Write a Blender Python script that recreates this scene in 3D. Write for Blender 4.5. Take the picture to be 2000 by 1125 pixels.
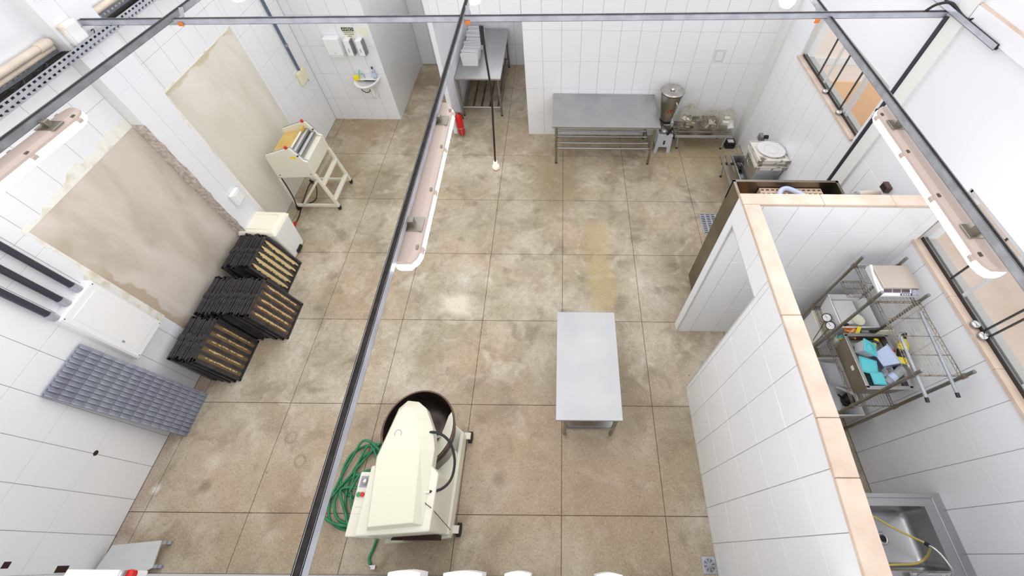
import bpy, bmesh, math, random
from mathutils import Vector, Matrix
random.seed(7)
for _o in list(bpy.data.objects): bpy.data.objects.remove(_o)
SC = bpy.context.scene
C = SC.collection

# ---------------------------------------------------------------- camera
cam_d = bpy.data.cameras.new('camera')
cam_d.sensor_width = 36.0
cam_d.lens = 828.2555 / 2000 * 36
cam_d.shift_x = -(1094.89 - 1000) / 2000
cam_d.shift_y = -(562.5 - 425.007) / 2000
cam_d.clip_start = 0.02
cam = bpy.data.objects.new('camera', cam_d)
C.objects.link(cam)
PITCH, YAW, ROLL = 0.8972, 0.0037, 0.0130
F_ = Vector((math.sin(YAW) * math.cos(PITCH), math.cos(YAW) * math.cos(PITCH), -math.sin(PITCH)))
R0 = Vector((math.cos(YAW), -math.sin(YAW), 0))
U0 = R0.cross(F_)
R_ = math.cos(ROLL) * R0 + math.sin(ROLL) * U0
U_ = -math.sin(ROLL) * R0 + math.cos(ROLL) * U0
M = Matrix((R_, U_, -F_)).transposed().to_4x4()
M.translation = Vector((-0.0464, -0.3053, 4.9711))
cam.matrix_world = M
SC.camera = cam

# ---------------------------------------------------------------- light
WORLD_STRENGTH = 1.36
LAMP_STRENGTH = 9.0
w = bpy.data.worlds.new('world'); SC.world = w
w.use_nodes = True
bg = w.node_tree.nodes['Background']
bg.inputs['Color'].default_value = (0.985, 0.985, 1.0, 1)
bg.inputs['Strength'].default_value = WORLD_STRENGTH
SC.view_settings.view_transform = 'Standard'
SC.view_settings.look = 'None'
SC.view_settings.exposure = 0.2
SC.view_settings.gamma = 1.0
SC.view_settings.use_curve_mapping = False

# ---------------------------------------------------------------- helpers
def lin(c):
    out = []
    for v in c[:3]:
        v = v / 255.0
        out.append(v / 12.92 if v <= 0.04045 else ((v + 0.055) / 1.055) ** 2.4)
    return tuple(out) + (1.0,)

def mat(name, c, rough=0.5, metal=0.0, c2=None, scale=6.0, detail=4.0, lo=0.35, hi=0.65, bump=0.0, bscale=40.0,
        coord='Object', spec=0.5, emit=None, estr=0.0, stretch=None, alpha=None, trans=0.0, rvar=0.0):
    m = bpy.data.materials.new(name); m.use_nodes = True
    nt = m.node_tree; n = nt.nodes; l = nt.links
    b = n['Principled BSDF']
    b.inputs['Base Color'].default_value = lin(c)
    b.inputs['Roughness'].default_value = rough
    b.inputs['Metallic'].default_value = metal
    b.inputs['Specular IOR Level'].default_value = spec
    if trans: b.inputs['Transmission Weight'].default_value = trans
    if emit:
        b.inputs['Emission Color'].default_value = lin(emit); b.inputs['Emission Strength'].default_value = estr
    vec = None
    if c2 or bump or rvar:
        if coord == 'World':
            g = n.new('ShaderNodeNewGeometry'); vec = g.outputs['Position']
        else:
            g = n.new('ShaderNodeTexCoord'); vec = g.outputs[coord]
        if stretch:
            mp = n.new('ShaderNodeMapping'); mp.inputs['Scale'].default_value = stretch
            l.new(vec, mp.inputs['Vector']); vec = mp.outputs[0]
    if c2 or rvar:
        t = n.new('ShaderNodeTexNoise'); t.inputs['Scale'].default_value = scale; t.inputs['Detail'].default_value = detail
        l.new(vec, t.inputs['Vector'])
        r = n.new('ShaderNodeValToRGB'); r.color_ramp.elements[0].position = lo; r.color_ramp.elements[1].position = hi
        r.color_ramp.elements[0].color = lin(c); r.color_ramp.elements[1].color = lin(c2 or c)
        l.new(t.outputs['Fac'], r.inputs['Fac'])
        if c2: l.new(r.outputs['Color'], b.inputs['Base Color'])
        if rvar:
            mr = n.new('ShaderNodeMapRange'); mr.inputs['To Min'].default_value = rough - rvar; mr.inputs['To Max'].default_value = rough + rvar
            l.new(t.outputs['Fac'], mr.inputs['Value']); l.new(mr.outputs[0], b.inputs['Roughness'])
    if bump:
        t2 = n.new('ShaderNodeTexNoise'); t2.inputs['Scale'].default_value = bscale; t2.inputs['Detail'].default_value = 5
        l.new(vec, t2.inputs['Vector'])
        bp = n.new('ShaderNodeBump'); bp.inputs['Strength'].default_value = bump; bp.inputs['Distance'].default_value = 0.01
        l.new(t2.outputs['Fac'], bp.inputs['Height']); l.new(bp.outputs[0], b.inputs['Normal'])
    if alpha is not None:
        o = n['Material Output']; tr = n.new('ShaderNodeBsdfTransparent'); mx = n.new('ShaderNodeMixShader')
        tr.inputs['Color'].default_value = (0.97, 0.97, 0.96, 1)
        mx.inputs['Fac'].default_value = alpha
        l.new(tr.outputs[0], mx.inputs[1]); l.new(b.outputs[0], mx.inputs[2]); l.new(mx.outputs[0], o.inputs['Surface'])
    return m

ORG = {}
class MB:
    def __init__(s): s.v = []; s.f = []; s.sm = []
    def add(s, vs, fs, smooth=False):
        k = len(s.v); s.v += [tuple(v) for v in vs]
        for f in fs: s.f.append(tuple(i + k for i in f)); s.sm.append(smooth)
        return s
    def box(s, x0, x1, y0, y1, z0, z1):
        vs = [(x0, y0, z0), (x1, y0, z0), (x1, y1, z0), (x0, y1, z0), (x0, y0, z1), (x1, y0, z1), (x1, y1, z1), (x0, y1, z1)]
        return s.add(vs, [(0, 3, 2, 1), (4, 5, 6, 7), (0, 1, 5, 4), (1, 2, 6, 5), (2, 3, 7, 6), (3, 0, 4, 7)])
    def frus(s, a, za, b, zb):
        # a, b = (x0,x1,y0,y1) rectangles at heights za < zb
        vs = [(a[0], a[2], za), (a[1], a[2], za), (a[1], a[3], za), (a[0], a[3], za), (b[0], b[2], zb), (b[1], b[2], zb), (b[1], b[3], zb), (b[0], b[3], zb)]
        return s.add(vs, [(0, 3, 2, 1), (4, 5, 6, 7), (0, 1, 5, 4), (1, 2, 6, 5), (2, 3, 7, 6), (3, 0, 4, 7)])
    def tub(s, a, za, b, zb, t=0.006):
        # open-topped thin walled container: outer a@za -> b@zb
        o = [(a[0], a[2], za), (a[1], a[2], za), (a[1], a[3], za), (a[0], a[3], za), (b[0], b[2], zb), (b[1], b[2], zb), (b[1], b[3], zb), (b[0], b[3], zb)]
        i = [(a[0] + t, a[2] + t, za + t), (a[1] - t, a[2] + t, za + t), (a[1] - t, a[3] - t, za + t), (a[0] + t, a[3] - t, za + t),
             (b[0] + t, b[2] + t, zb), (b[1] - t, b[2] + t, zb), (b[1] - t, b[3] - t, zb), (b[0] + t, b[3] - t, zb)]
        fs = [(0, 3, 2, 1), (0, 1, 5, 4), (1, 2, 6, 5), (2, 3, 7, 6), (3, 0, 4, 7)]
        gi = [(8, 9, 10, 11), (8, 12, 13, 9), (9, 13, 14, 10), (10, 14, 15, 11), (11, 15, 12, 8)]
        rim = [(4, 5, 13, 12), (5, 6, 14, 13), (6, 7, 15, 14), (7, 4, 12, 15)]
        return s.add(o + i, fs + gi + rim)
    def prism(s, poly, axis, a0, a1):
        n = len(poly)
        def P(p, a):
            if axis == 'x': return (a, p[0], p[1])
            if axis == 'y': return (p[0], a, p[1])
            return (p[0], p[1], a)
        vs = [P(p, a0) for p in poly] + [P(p, a1) for p in poly]
        fs = [tuple(range(n)), tuple(range(2 * n - 1, n - 1, -1))] + [(i, i + n, (i + 1) % n + n, (i + 1) % n) for i in range(n)]
        return s.add(vs, fs)
    def loft(s, rings, cap=True, smooth=False):
        n = len(rings[0]); vs = [p for r in rings for p in r]; fs = []
        for k in range(len(rings) - 1):
            for i in range(n): fs.append((k * n + i, k * n + (i + 1) % n, (k + 1) * n + (i + 1) % n, (k + 1) * n + i))
        if cap: fs += [tuple(range(n - 1, -1, -1)), tuple(range((len(rings) - 1) * n, len(rings) * n))]
        return s.add(vs, fs, smooth)
    def tube(s, pts, r, n=8, closed=False, cap=True):
        pts = [Vector(p) for p in pts]; m = len(pts); rings = []
        up = None
        for i, p in enumerate(pts):
            if closed: d = pts[(i + 1) % m] - pts[i - 1]
            else: d = pts[min(i + 1, m - 1)] - pts[max(i - 1, 0)]
            if d.length < 1e-9: d = Vector((0, 0, 1))
            d.normalize()
            if up is None:
                up = Vector((0, 0, 1)) if abs(d.z) < 0.9 else Vector((1, 0, 0))
            a = d.cross(up)
            if a.length < 1e-6: a = d.orthogonal()
            a.normalize(); b = a.cross(d).normalized(); up = b
            rr = r[i] if isinstance(r, (list, tuple)) else r
            rings.append([p + rr * (math.cos(2 * math.pi * k / n) * a + math.sin(2 * math.pi * k / n) * b) for k in range(n)])
        vs = [p for q in rings for p in q]; fs = []
        for k in range(m if closed else m - 1):
            k2 = (k + 1) % m
            for i in range(n): fs.append((k * n + i, k * n + (i + 1) % n, k2 * n + (i + 1) % n, k2 * n + i))
        s.add(vs, fs, n > 4)
        if cap and not closed:
            s.add(rings[0], [tuple(range(n - 1, -1, -1))]); s.add(rings[-1], [tuple(range(n))])
        return s
    def bar(s, p, q, wx, wy, side=None):
        p = Vector(p); q = Vector(q); d = (q - p).normalized()
        a = Vector(side).normalized() if side else (d.cross(Vector((0, 0, 1))) if abs(d.z) < 0.95 else Vector((1, 0, 0)))
        a = (a - d * a.dot(d)).normalized(); b = d.cross(a)
        a = a * wx / 2; b = b * wy / 2
        vs = [p - a - b, p + a - b, p + a + b, p - a + b, q - a - b, q + a - b, q + a + b, q - a + b]
        return s.add(vs, [(0, 3, 2, 1), (4, 5, 6, 7), (0, 1, 5, 4), (1, 2, 6, 5), (2, 3, 7, 6), (3, 0, 4, 7)])
    def lathe(s, prof, c=(0, 0, 0), n=28, smooth=True, a0=0.0, a1=2 * math.pi):
        full = abs(a1 - a0 - 2 * math.pi) < 1e-6
        m = n if full else n + 1; vs = []; fs = []
        for r, z in prof:
            for i in range(m):
                a = a0 + (a1 - a0) * i / n
                vs.append((c[0] + r * math.cos(a), c[1] + r * math.sin(a), c[2] + z))
        for k in range(len(prof) - 1):
            for i in range(n):
                j = (i + 1) % m if full else i + 1
                fs.append((k * m + i, k * m + j, (k + 1) * m + j, (k + 1) * m + i))
        return s.add(vs, fs, smooth)
    def cyl(s, c, r, h, n=16, axis='z', r2=None):
        r2 = r if r2 is None else r2
        c = Vector(c)
        ax = {'x': (Vector((0, 1, 0)), Vector((0, 0, 1)), Vector((1, 0, 0))), 'y': (Vector((0, 0, 1)), Vector((1, 0, 0)), Vector((0, 1, 0))), 'z': (Vector((1, 0, 0)), Vector((0, 1, 0)), Vector((0, 0, 1)))}[axis]
        A = [c + r * (math.cos(2 * math.pi * i / n) * ax[0] + math.sin(2 * math.pi * i / n) * ax[1]) for i in range(n)]
        B = [c + h * ax[2] + r2 * (math.cos(2 * math.pi * i / n) * ax[0] + math.sin(2 * math.pi * i / n) * ax[1]) for i in range(n)]
        s.add(A + B, [(i, (i + 1) % n, n + (i + 1) % n, n + i) for i in range(n)], True)
        s.add(A, [tuple(range(n - 1, -1, -1))]); s.add(B, [tuple(range(n))])
        return s
    def surf(s, fn, nu, nv, smooth=True):
        vs = [fn(i / nu, j / nv) for j in range(nv + 1) for i in range(nu + 1)]
        fs = [(j * (nu + 1) + i, j * (nu + 1) + i + 1, (j + 1) * (nu + 1) + i + 1, (j + 1) * (nu + 1) + i) for j in range(nv) for i in range(nu)]
        return s.add(vs, fs, smooth)
    def xf(s, m):
        s.v = [tuple(m @ Vector(v)) for v in s.v]; return s
    def mesh(s, name, org=(0, 0, 0), bevel=0.0, seg=2):
        me = bpy.data.meshes.new(name)
        o = Vector(org)
        me.from_pydata([tuple(Vector(v) - o) for v in s.v], [], s.f)
        me.polygons.foreach_set('use_smooth', s.sm)
        me.update()
        bm = bmesh.new(); bm.from_mesh(me)
        bmesh.ops.recalc_face_normals(bm, faces=bm.faces)
        if bevel:
            es = [e for e in bm.edges if len(e.link_faces) == 2 and e.calc_face_angle(0) > 0.5]
            bmesh.ops.bevel(bm, geom=es, offset=bevel, segments=seg, profile=0.5, affect='EDGES', clamp_overlap=True)
        bm.to_mesh(me); bm.free()
        return me

def P(name, mb, m, parent=None, label=None, kind=None, bevel=0.0, seg=2, loc=None):
    """one mesh object; vertices given in world axes (or the root's own axes when the root sits at the origin of its builder)"""
    org = ORG.get(parent.name, Vector((0, 0, 0))) if parent else Vector(loc or (0, 0, 0))
    me = mb.mesh(name, org, bevel, seg); me.materials.append(m)
    o = bpy.data.objects.new(name, me); C.objects.link(o)
    if parent: o.parent = parent
    else: o.location = org
    ORG[o.name] = org
    if label: o['label'] = label
    if kind: o['kind'] = kind
    return o

def T(name, label, cat, loc, group=None):
    o = bpy.data.objects.new(name, None); C.objects.link(o); o.empty_display_size = 0.05
    o.location = loc; ORG[o.name] = Vector(loc)
    o['label'] = label; o['category'] = cat
    if group: o['group'] = group
    return o

def tag(o, label, cat, group=None):
    o['label'] = label; o['category'] = cat
    if group: o['group'] = group
    return o

def struct(name, mb, m, parent=None):
    o = P(name, mb, m, parent)
    if not parent: o['kind'] = 'structure'
    return o

def dup(root, loc, label=None, group=None, rot=None):
    r = root.copy(); C.objects.link(r); r.location = loc
    if rot is not None: r.rotation_euler = rot
    if label: r['label'] = label
    if group: r['group'] = group
    for ch in list(root.children):
        c = ch.copy(); C.objects.link(c); c.parent = r
        for g in list(ch.children):
            d = g.copy(); C.objects.link(d); d.parent = c
    return r

def arc(c, r, a0, a1, n, axis='z'):
    out = []
    for i in range(n + 1):
        a = a0 + (a1 - a0) * i / n
        if axis == 'z': out.append((c[0] + r * math.cos(a), c[1] + r * math.sin(a), c[2]))
        elif axis == 'y': out.append((c[0] + r * math.cos(a), c[1], c[2] + r * math.sin(a)))
        else: out.append((c[0], c[1] + r * math.cos(a), c[2] + r * math.sin(a)))
    return out

def spline(pts, k=6):
    pts = [Vector(p) for p in pts]; out = []
    for i in range(len(pts) - 1):
        p0 = pts[max(i - 1, 0)]; p1 = pts[i]; p2 = pts[i + 1]; p3 = pts[min(i + 2, len(pts) - 1)]
        for j in range(k):
            t = j / k
            out.append(0.5 * ((2 * p1) + (p2 - p0) * t + (2 * p0 - 5 * p1 + 4 * p2 - p3) * t * t + (3 * p1 - p0 - 3 * p2 + p3) * t ** 3))
    out.append(pts[-1]); return out

def text(body, size, m, parent, loc, rot, name='lettering', align='CENTER'):
    cu = bpy.data.curves.new(name, 'FONT'); cu.body = body; cu.size = size; cu.align_x = align; cu.align_y = 'CENTER'
    cu.extrude = 0.0006; cu.materials.append(m)
    tmp = bpy.data.objects.new(name, cu); C.objects.link(tmp)
    me = bpy.data.meshes.new_from_object(tmp.evaluated_get(bpy.context.evaluated_depsgraph_get()))
    bpy.data.objects.remove(tmp)
    o = bpy.data.objects.new(name, me); C.objects.link(o); o.parent = parent
    o.location = Vector(loc) - ORG[parent.name]; o.rotation_euler = rot
    return o

# ---------------------------------------------------------------- materials
TILE = mat('white_glazed_tile', (238, 239, 241), 0.16, c2=(233, 234, 237), scale=0.8, coord='World', lo=0.3, hi=0.7)
TILE_W = mat('white_glazed_tile_warm', (240, 240, 238), 0.16)
GROUT = mat('grey_grout', (168, 167, 165), 0.9)
PAINT = mat('white_wall_paint', (229, 230, 234), 0.6, bump=0.03, bscale=20, coord='World')
PAINT_G = mat('grey_white_pillar_paint', (226, 226, 223), 0.7, bump=0.05, bscale=15, coord='World')
MARBLE = mat('beige_marble', (214, 195, 178), 0.4, c2=(202, 179, 160), scale=7, coord='World')
STEEL = mat('brushed_steel', (188, 188, 189), 0.32, 1.0, c2=(178, 178, 180), scale=2.5, coord='Object', rvar=0.08)
STEEL_D = mat('dull_steel', (172, 166, 156), 0.4, 1.0, c2=(148, 141, 130), scale=4, rvar=0.08)
STEEL_F = mat('stainless_fridge_panel', (150, 141, 128), 0.38, 1.0, c2=(128, 119, 107), scale=2.2, coord='World', rvar=0.06)
CHROME = mat('chrome', (200, 200, 200), 0.15, 1.0)
GALV = mat('galvanised_steel', (172, 176, 182), 0.5, 0.3, c2=(150, 154, 160), scale=14)
GALV_D = mat('dark_galvanised_steel', (150, 153, 158), 0.5, 0.3, c2=(124, 127, 131), scale=10)
GALV_L = mat('pale_galvanised_steel', (198, 201, 209), 0.4, 0.5, c2=(176, 180, 190), scale=10)
DARK = mat('dark_cable_and_shade', (46, 36, 32), 0.85, c2=(24, 20, 20), scale=30)  # cable colour, also the painted shade inside the strut rails
BLACK = mat('black_plastic', (24, 24, 25), 0.45)
RUBBER = mat('black_rubber', (34, 33, 33), 0.7)
PIPE = mat('dark_conduit', (54, 54, 66), 0.4)
PIPE_B = mat('blue_grey_conduit', (92, 106, 124), 0.4)
CREAM = mat('cream_enamel', (226, 223, 206), 0.35)
CREAM2 = mat('cream_enamel_shell', (222, 219, 198), 0.4)
WHITE = mat('white_plastic', (240, 240, 240), 0.35)
OFFW = mat('off_white_plastic', (243, 238, 218), 0.4)
YELLOWED = mat('yellowed_plastic', (236, 230, 196), 0.45)
LAMP_BODY = mat('grey_beige_lamp_body', (190, 172, 162), 0.45)
LAMP = mat('lit_lamp_diffuser', (255, 255, 255), 0.4, emit=(250, 250, 255), estr=LAMP_STRENGTH)
BULB = mat('lit_bulb', (255, 255, 255), 0.4, emit=(250, 250, 255), estr=LAMP_STRENGTH * 3)
ORANGE = mat('orange_clip', (226, 126, 44), 0.5)
RED = mat('red_enamel', (206, 24, 20), 0.3)
REDP = mat('red_plastic', (204, 40, 36), 0.4)
GREEN_B = mat('green_button', (38, 150, 96), 0.4)
HOSE = mat('green_hose', (46, 142, 92), 0.4, c2=(30, 112, 72), scale=20)
YHOSE = mat('yellow_hose', (206, 188, 92), 0.35)
TRAYBLK = mat('black_tray_steel', (74, 71, 73), 0.34, 0.2, c2=(50, 48, 50), scale=12)
BRICK = mat('broken_brick', (218, 206, 198), 0.95, c2=(170, 156, 146), scale=26, bump=0.8, bscale=34, coord='World')
HOLE = mat('dark_hole', (52, 30, 22), 0.9)
BEIGE_PIPE = mat('beige_pipe', (226, 214, 198), 0.5, c2=(206, 190, 172), scale=5)
YBELT = mat('yellow_belt', (222, 190, 112), 0.55, c2=(208, 174, 92), scale=7)
TEAL = mat('teal_plastic', (104, 208, 216), 0.35)
LBLUE = mat('pale_blue_plastic', (196, 208, 236), 0.35)
STOOLM = mat('grey_blue_plastic', (200, 205, 216), 0.45)
YELLOW = mat('yellow_plastic', (240, 220, 30), 0.4)
ORANGEP = mat('orange_plastic', (206, 108, 34), 0.4)
TRANSL = mat('translucent_plastic', (226, 228, 232), 0.35, alpha=0.72)
CLEAR = mat('clear_plastic', (222, 228, 230), 0.15, alpha=0.35)
BAG = mat('clear_bag_film', (228, 216, 190), 0.2, alpha=0.15, bump=0.8, bscale=18)
FOIL = mat('aluminium_ware', (208, 204, 200), 0.2, 1.0, c2=(170, 164, 156), scale=9)
GLASS = mat('window_glass', (235, 240, 240), 0.03, alpha=0.10)
ALU = mat('aluminium_frame', (214, 214, 214), 0.4, 0.4)
SEAL = mat('dark_window_seal', (44, 40, 38), 0.6)
WOOD = mat('wood', (188, 142, 92), 0.6, c2=(158, 112, 70), scale=4, stretch=(1, 8, 1))
GREYTRAY = mat('grey_formed_plastic', (158, 163, 174), 0.45, c2=(146, 146, 164), scale=1.4)
PALEBOARD = mat('pale_grey_board', (196, 200, 198), 0.45, c2=(206, 209, 206), scale=3)
DIRTYW = mat('scuffed_white_enamel', (226, 220, 212), 0.4, c2=(120, 104, 94), scale=9, lo=0.56, hi=0.66, coord='Object')
CLOUDY = mat('cloudy_plastic_lid', (226, 224, 224), 0.3)
PAPER = mat('pale_paper', (224, 228, 240), 0.7)
PAPERB = mat('faint_blue_print', (229, 232, 240), 0.6)
POCKET = mat('faint_clear_pocket', (236, 238, 240), 0.3, alpha=0.12)
PAPERY = mat('cream_paper', (236, 234, 214), 0.7)
INK = mat('black_ink', (26, 24, 22), 0.7)
SCREEN = mat('dark_display', (96, 84, 92), 0.2)
KEYPAD = mat('navy_keypad', (66, 68, 92), 0.4)
PLATTER = mat('scale_platter_steel', (204, 192, 180), 0.4, 0.6)
BEIGEP = mat('beige_plastic', (220, 192, 166), 0.45)
CORR = mat('corridor_wall', (244, 230, 220), 0.6, c2=(238, 220, 208), scale=1.0, coord='World')
CORRF = mat('corridor_floor', (222, 206, 192), 0.5, c2=(206, 186, 168), scale=2.0, coord='World')
CORRO = mat('orange_wood_panel', (240, 190, 132), 0.5, c2=(228, 172, 112), scale=2.0, coord='World')
BROWNRIM = mat('brown_bowl_rim', (110, 86, 76), 0.4, 0.7)
BOWLIN = mat('dark_bowl_steel', (98, 88, 84), 0.4, 0.85, c2=(70, 61, 58), scale=6, rvar=0.1)

def plaster_mat(name, a, b, c, seed):
    m = bpy.data.materials.new(name); m.use_nodes = True
    nt = m.node_tree; n = nt.nodes; l = nt.links; bs = n['Principled BSDF']
    g = n.new('ShaderNodeNewGeometry')
    mp = n.new('ShaderNodeMapping'); mp.inputs['Location'].default_value = (seed, seed * 2, 0); mp.inputs['Rotation'].default_value = (0.5, 0, 0); mp.inputs['Scale'].default_value = (1, 1.6, 0.7)
    l.new(g.outputs['Position'], mp.inputs['Vector'])
    t = n.new('ShaderNodeTexNoise'); t.inputs['Scale'].default_value = 1.7; t.inputs['Detail'].default_value = 6; t.inputs['Distortion'].default_value = 0.8
    l.new(mp.outputs[0], t.inputs['Vector'])
    r = n.new('ShaderNodeValToRGB'); e = r.color_ramp.elements
    e[0].position = 0.3; e[0].color = lin(a); e[1].position = 0.7; e[1].color = lin(b)
    x = e.new(0.5); x.color = lin(c)
    l.new(t.outputs['Fac'], r.inputs['Fac']); l.new(r.outputs['Color'], bs.inputs['Base Color'])
    bs.inputs['Roughness'].default_value = 0.85
    return m, nt, r, g, bs
PL1, nt1, r1, g1, b1 = plaster_mat('grey_beige_render', (190, 177, 160), (218, 209, 198), (208, 197, 184), 3.0)
PL2, nt2, r2, g2, b2 = plaster_mat('olive_beige_render', (214, 209, 193), (228, 225, 214), (221, 217, 204), 9.0)
def damp_edge(nt, ramp, bs, axis, edge, sign, width, lim_axis, lim, c, k):
    # old damp stain that creeps in from one edge of the rendered patch
    n = nt.nodes; l = nt.links
    g = n.new('ShaderNodeNewGeometry'); s = n.new('ShaderNodeSeparateXYZ'); l.new(g.outputs['Position'], s.inputs[0])
    t = n.new('ShaderNodeTexNoise'); t.inputs['Scale'].default_value = 3.2; t.inputs['Detail'].default_value = 3; l.new(g.outputs['Position'], t.inputs['Vector'])
    def m(op, a, b=None):
        x = n.new('ShaderNodeMath'); x.operation = op
        for i, v in enumerate((a, b)):
            if v is None: continue
            if isinstance(v, (int, float)): x.inputs[i].default_value = v
            else: l.new(v, x.inputs[i])
        return x.outputs[0]
    d = m('MULTIPLY', m('SUBTRACT', s.outputs[axis], edge), sign)
    d = m('SUBTRACT', d, m('MULTIPLY', m('SUBTRACT', t.outputs['Fac'], 0.35), width * 4))
    f = n.new('ShaderNodeMapRange'); f.inputs['From Min'].default_value = 0.0; f.inputs['From Max'].default_value = 0.03; f.inputs['To Min'].default_value = 1; f.inputs['To Max'].default_value = 0
    l.new(d, f.inputs['Value'])
    f2 = n.new('ShaderNodeMapRange'); f2.inputs['From Min'].default_value = lim; f2.inputs['From Max'].default_value = lim + 0.3; f2.inputs['To Min'].default_value = 1; f2.inputs['To Max'].default_value = 0
    l.new(s.outputs[lim_axis], f2.inputs['Value'])
    mx = n.new('ShaderNodeMix'); mx.data_type = 'RGBA'
    l.new(m('MULTIPLY', m('MULTIPLY', f.outputs[0], f2.outputs[0]), k), mx.inputs[0])
    l.new(bs.inputs['Base Color'].links[0].from_socket, mx.inputs[6]); mx.inputs[7].default_value = lin(c)
    l.new(mx.outputs[2], bs.inputs['Base Color'])
damp_edge(nt1, r1, b1, 1, 1.62, 1, 0.11, 2, 1.55, (176, 156, 130), 0.7)
damp_edge(nt2, r2, b2, 2, 2.31, -1, 0.06, 1, 4.6, (190, 176, 134), 0.6)
SMEAR = mat('patchy_filler', (236, 234, 226), 0.8, c2=(214, 206, 182), scale=11, detail=8, coord='World', bump=0.15, lo=0.5, hi=0.72)

def floor_mat():
    m = bpy.data.materials.new('granite_chip_floor'); m.use_nodes = True
    nt = m.node_tree; n = nt.nodes; l = nt.links; bs = n['Principled BSDF']
    g = n.new('ShaderNodeNewGeometry'); pos = g.outputs['Position']
    def noise(sc, det=5, dist=0.0, off=0.0):
        mp = n.new('ShaderNodeMapping'); mp.inputs['Location'].default_value = (off, off * 1.7, 0)
        l.new(pos, mp.inputs['Vector'])
        t = n.new('ShaderNodeTexNoise'); t.inputs['Scale'].default_value = sc; t.inputs['Detail'].default_value = det; t.inputs['Distortion'].default_value = dist
        l.new(mp.outputs[0], t.inputs['Vector']); return t.outputs['Fac']
    def ramp(f, stops):
        r = n.new('ShaderNodeValToRGB'); e = r.color_ramp.elements
        e[0].position = stops[0][0]; e[0].color = lin(stops[0][1]); e[1].position = stops[-1][0]; e[1].color = lin(stops[-1][1])
        for p, c in stops[1:-1]:
            x = e.new(p); x.color = lin(c)
        l.new(f, r.inputs['Fac']); return r.outputs['Color']
    def grey(f, a, b):
        r = n.new('ShaderNodeMapRange'); r.clamp = True
        r.inputs['From Min'].default_value = a; r.inputs['From Max'].default_value = b
        l.new(f, r.inputs['Value']); return r.outputs[0]
    def mix(fac, a, b, mode='MIX'):
        x = n.new('ShaderNodeMix'); x.data_type = 'RGBA'; x.blend_type = mode
        if isinstance(fac, float): x.inputs[0].default_value = fac
        else: l.new(fac, x.inputs[0])
        for s_, v in ((6, a), (7, b)):
            if isinstance(v, tuple): x.inputs[s_].default_value = lin(v)
            else: l.new(v, x.inputs[s_])
        return x.outputs[2]
    def math_(op, a, b=None):
        x = n.new('ShaderNodeMath'); x.operation = op; x.use_clamp = False
        for i, v in enumerate((a, b)):
            if v is None: continue
            if isinstance(v, (int, float)): x.inputs[i].default_value = v
            else: l.new(v, x.inputs[i])
        return x.outputs[0]
    sep = n.new('ShaderNodeSeparateXYZ'); l.new(pos, sep.inputs[0]); X, Y = sep.outputs[0], sep.outputs[1]
    base = ramp(noise(1.3, 8, 0.5), [(0.30, (148, 136, 113)), (0.43, (175, 163, 140)), (0.56, (193, 183, 161)), (0.70, (213, 206, 191))])
    warm = mix(grey(noise(0.8, 3, 0.3, 5.0), 0.45, 0.65), base, (190, 156, 120)); base = mix(0.45, base, warm)
    olive = mix(grey(noise(0.9, 4, 0.6, 11.0), 0.5, 0.68), base, (152, 138, 100)); base = mix(0.5, base, olive)
    pale = mix(grey(noise(2.6, 7, 1.0, 2.0), 0.55, 0.68), base, (214, 206, 190)); base = mix(0.6, base, pale)
    dark = mix(grey(noise(3.4, 7, 0.4, 17.0), 0.54, 0.70), base, (116, 104, 84)); base = mix(0.6, base, dark)
    med = grey(noise(14.0, 6, 0.3, 29.0), 0.35, 0.68)
    base = mix(0.32, base, mix(med, (134, 120, 98), base))
    nz = noise(5.0, 4, 0.2, 23.0)
    def rect(x0, x1, y0, y1, soft):
        # wobbling soft-edged rectangle
        wob = math_('MULTIPLY', math_('SUBTRACT', nz, 0.5), 0.22)
        xx = math_('ADD', X, wob); yy = math_('ADD', Y, wob)
        fx = math_('MINIMUM', grey(xx, x0, x0 + soft), math_('SUBTRACT', 1.0, grey(xx, x1 - soft, x1)))
        fy = math_('MINIMUM', grey(yy, y0, y0 + soft), math_('SUBTRACT', 1.0, grey(yy, y1 - soft, y1)))
        return math_('MINIMUM', fx, fy)
    # old yellow wear stripe, pale cement splash, darker patches
    base = mix(math_('MULTIPLY', rect(0.30, 0.74, 2.05, 3.62, 0.14), 0.62), base, (188, 166, 122))
    base = mix(math_('MULTIPLY', rect(-1.62, -1.12, 2.02, 2.42, 0.13), 0.8), base, (226, 219, 200))
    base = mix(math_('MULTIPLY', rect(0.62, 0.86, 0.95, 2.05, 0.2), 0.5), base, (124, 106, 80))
    base = mix(math_('MULTIPLY', rect(-0.72, 0.5, 3.4, 5.6, 0.35), 0.4), base, (148, 132, 100))
    base = mix(math_('MULTIPLY', rect(-4.3, -3.0, 3.9, 6.1, 0.5), 0.4), base, (156, 132, 88))
    base = mix(math_('MULTIPLY', rect(-4.3, -3.92, -0.6, 1.4, 0.12), 0.5), base, (170, 152, 138))
    base = mix(math_('MULTIPLY', rect(1.4, 3.2, 4.2, 5.7, 0.4), 0.4), base, (170, 146, 100))
    base = mix(math_('MULTIPLY', rect(-0.2, 1.45, -0.6, 0.75, 0.4), 0.4), base, (158, 136, 104))
    base = mix(math_('MULTIPLY', rect(-4.2, 1.5, -0.8, 1.3, 0.9), 0.35), base, (192, 162, 132))
    def ring(cx, cy, r0, wd, c, k):
        dx = math_('SUBTRACT', X, cx); dy = math_('SUBTRACT', Y, cy)
        d = math_('SQRT', math_('ADD', math_('MULTIPLY', dx, dx), math_('MULTIPLY', dy, dy)))
        d = math_('ADD', d, math_('MULTIPLY', math_('SUBTRACT', nz, 0.5), 0.05))
        f = math_('SUBTRACT', 1.0, grey(math_('ABSOLUTE', math_('SUBTRACT', d, r0)), 0.0, wd))
        return mix(math_('MULTIPLY', f, k), base, c)
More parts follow.
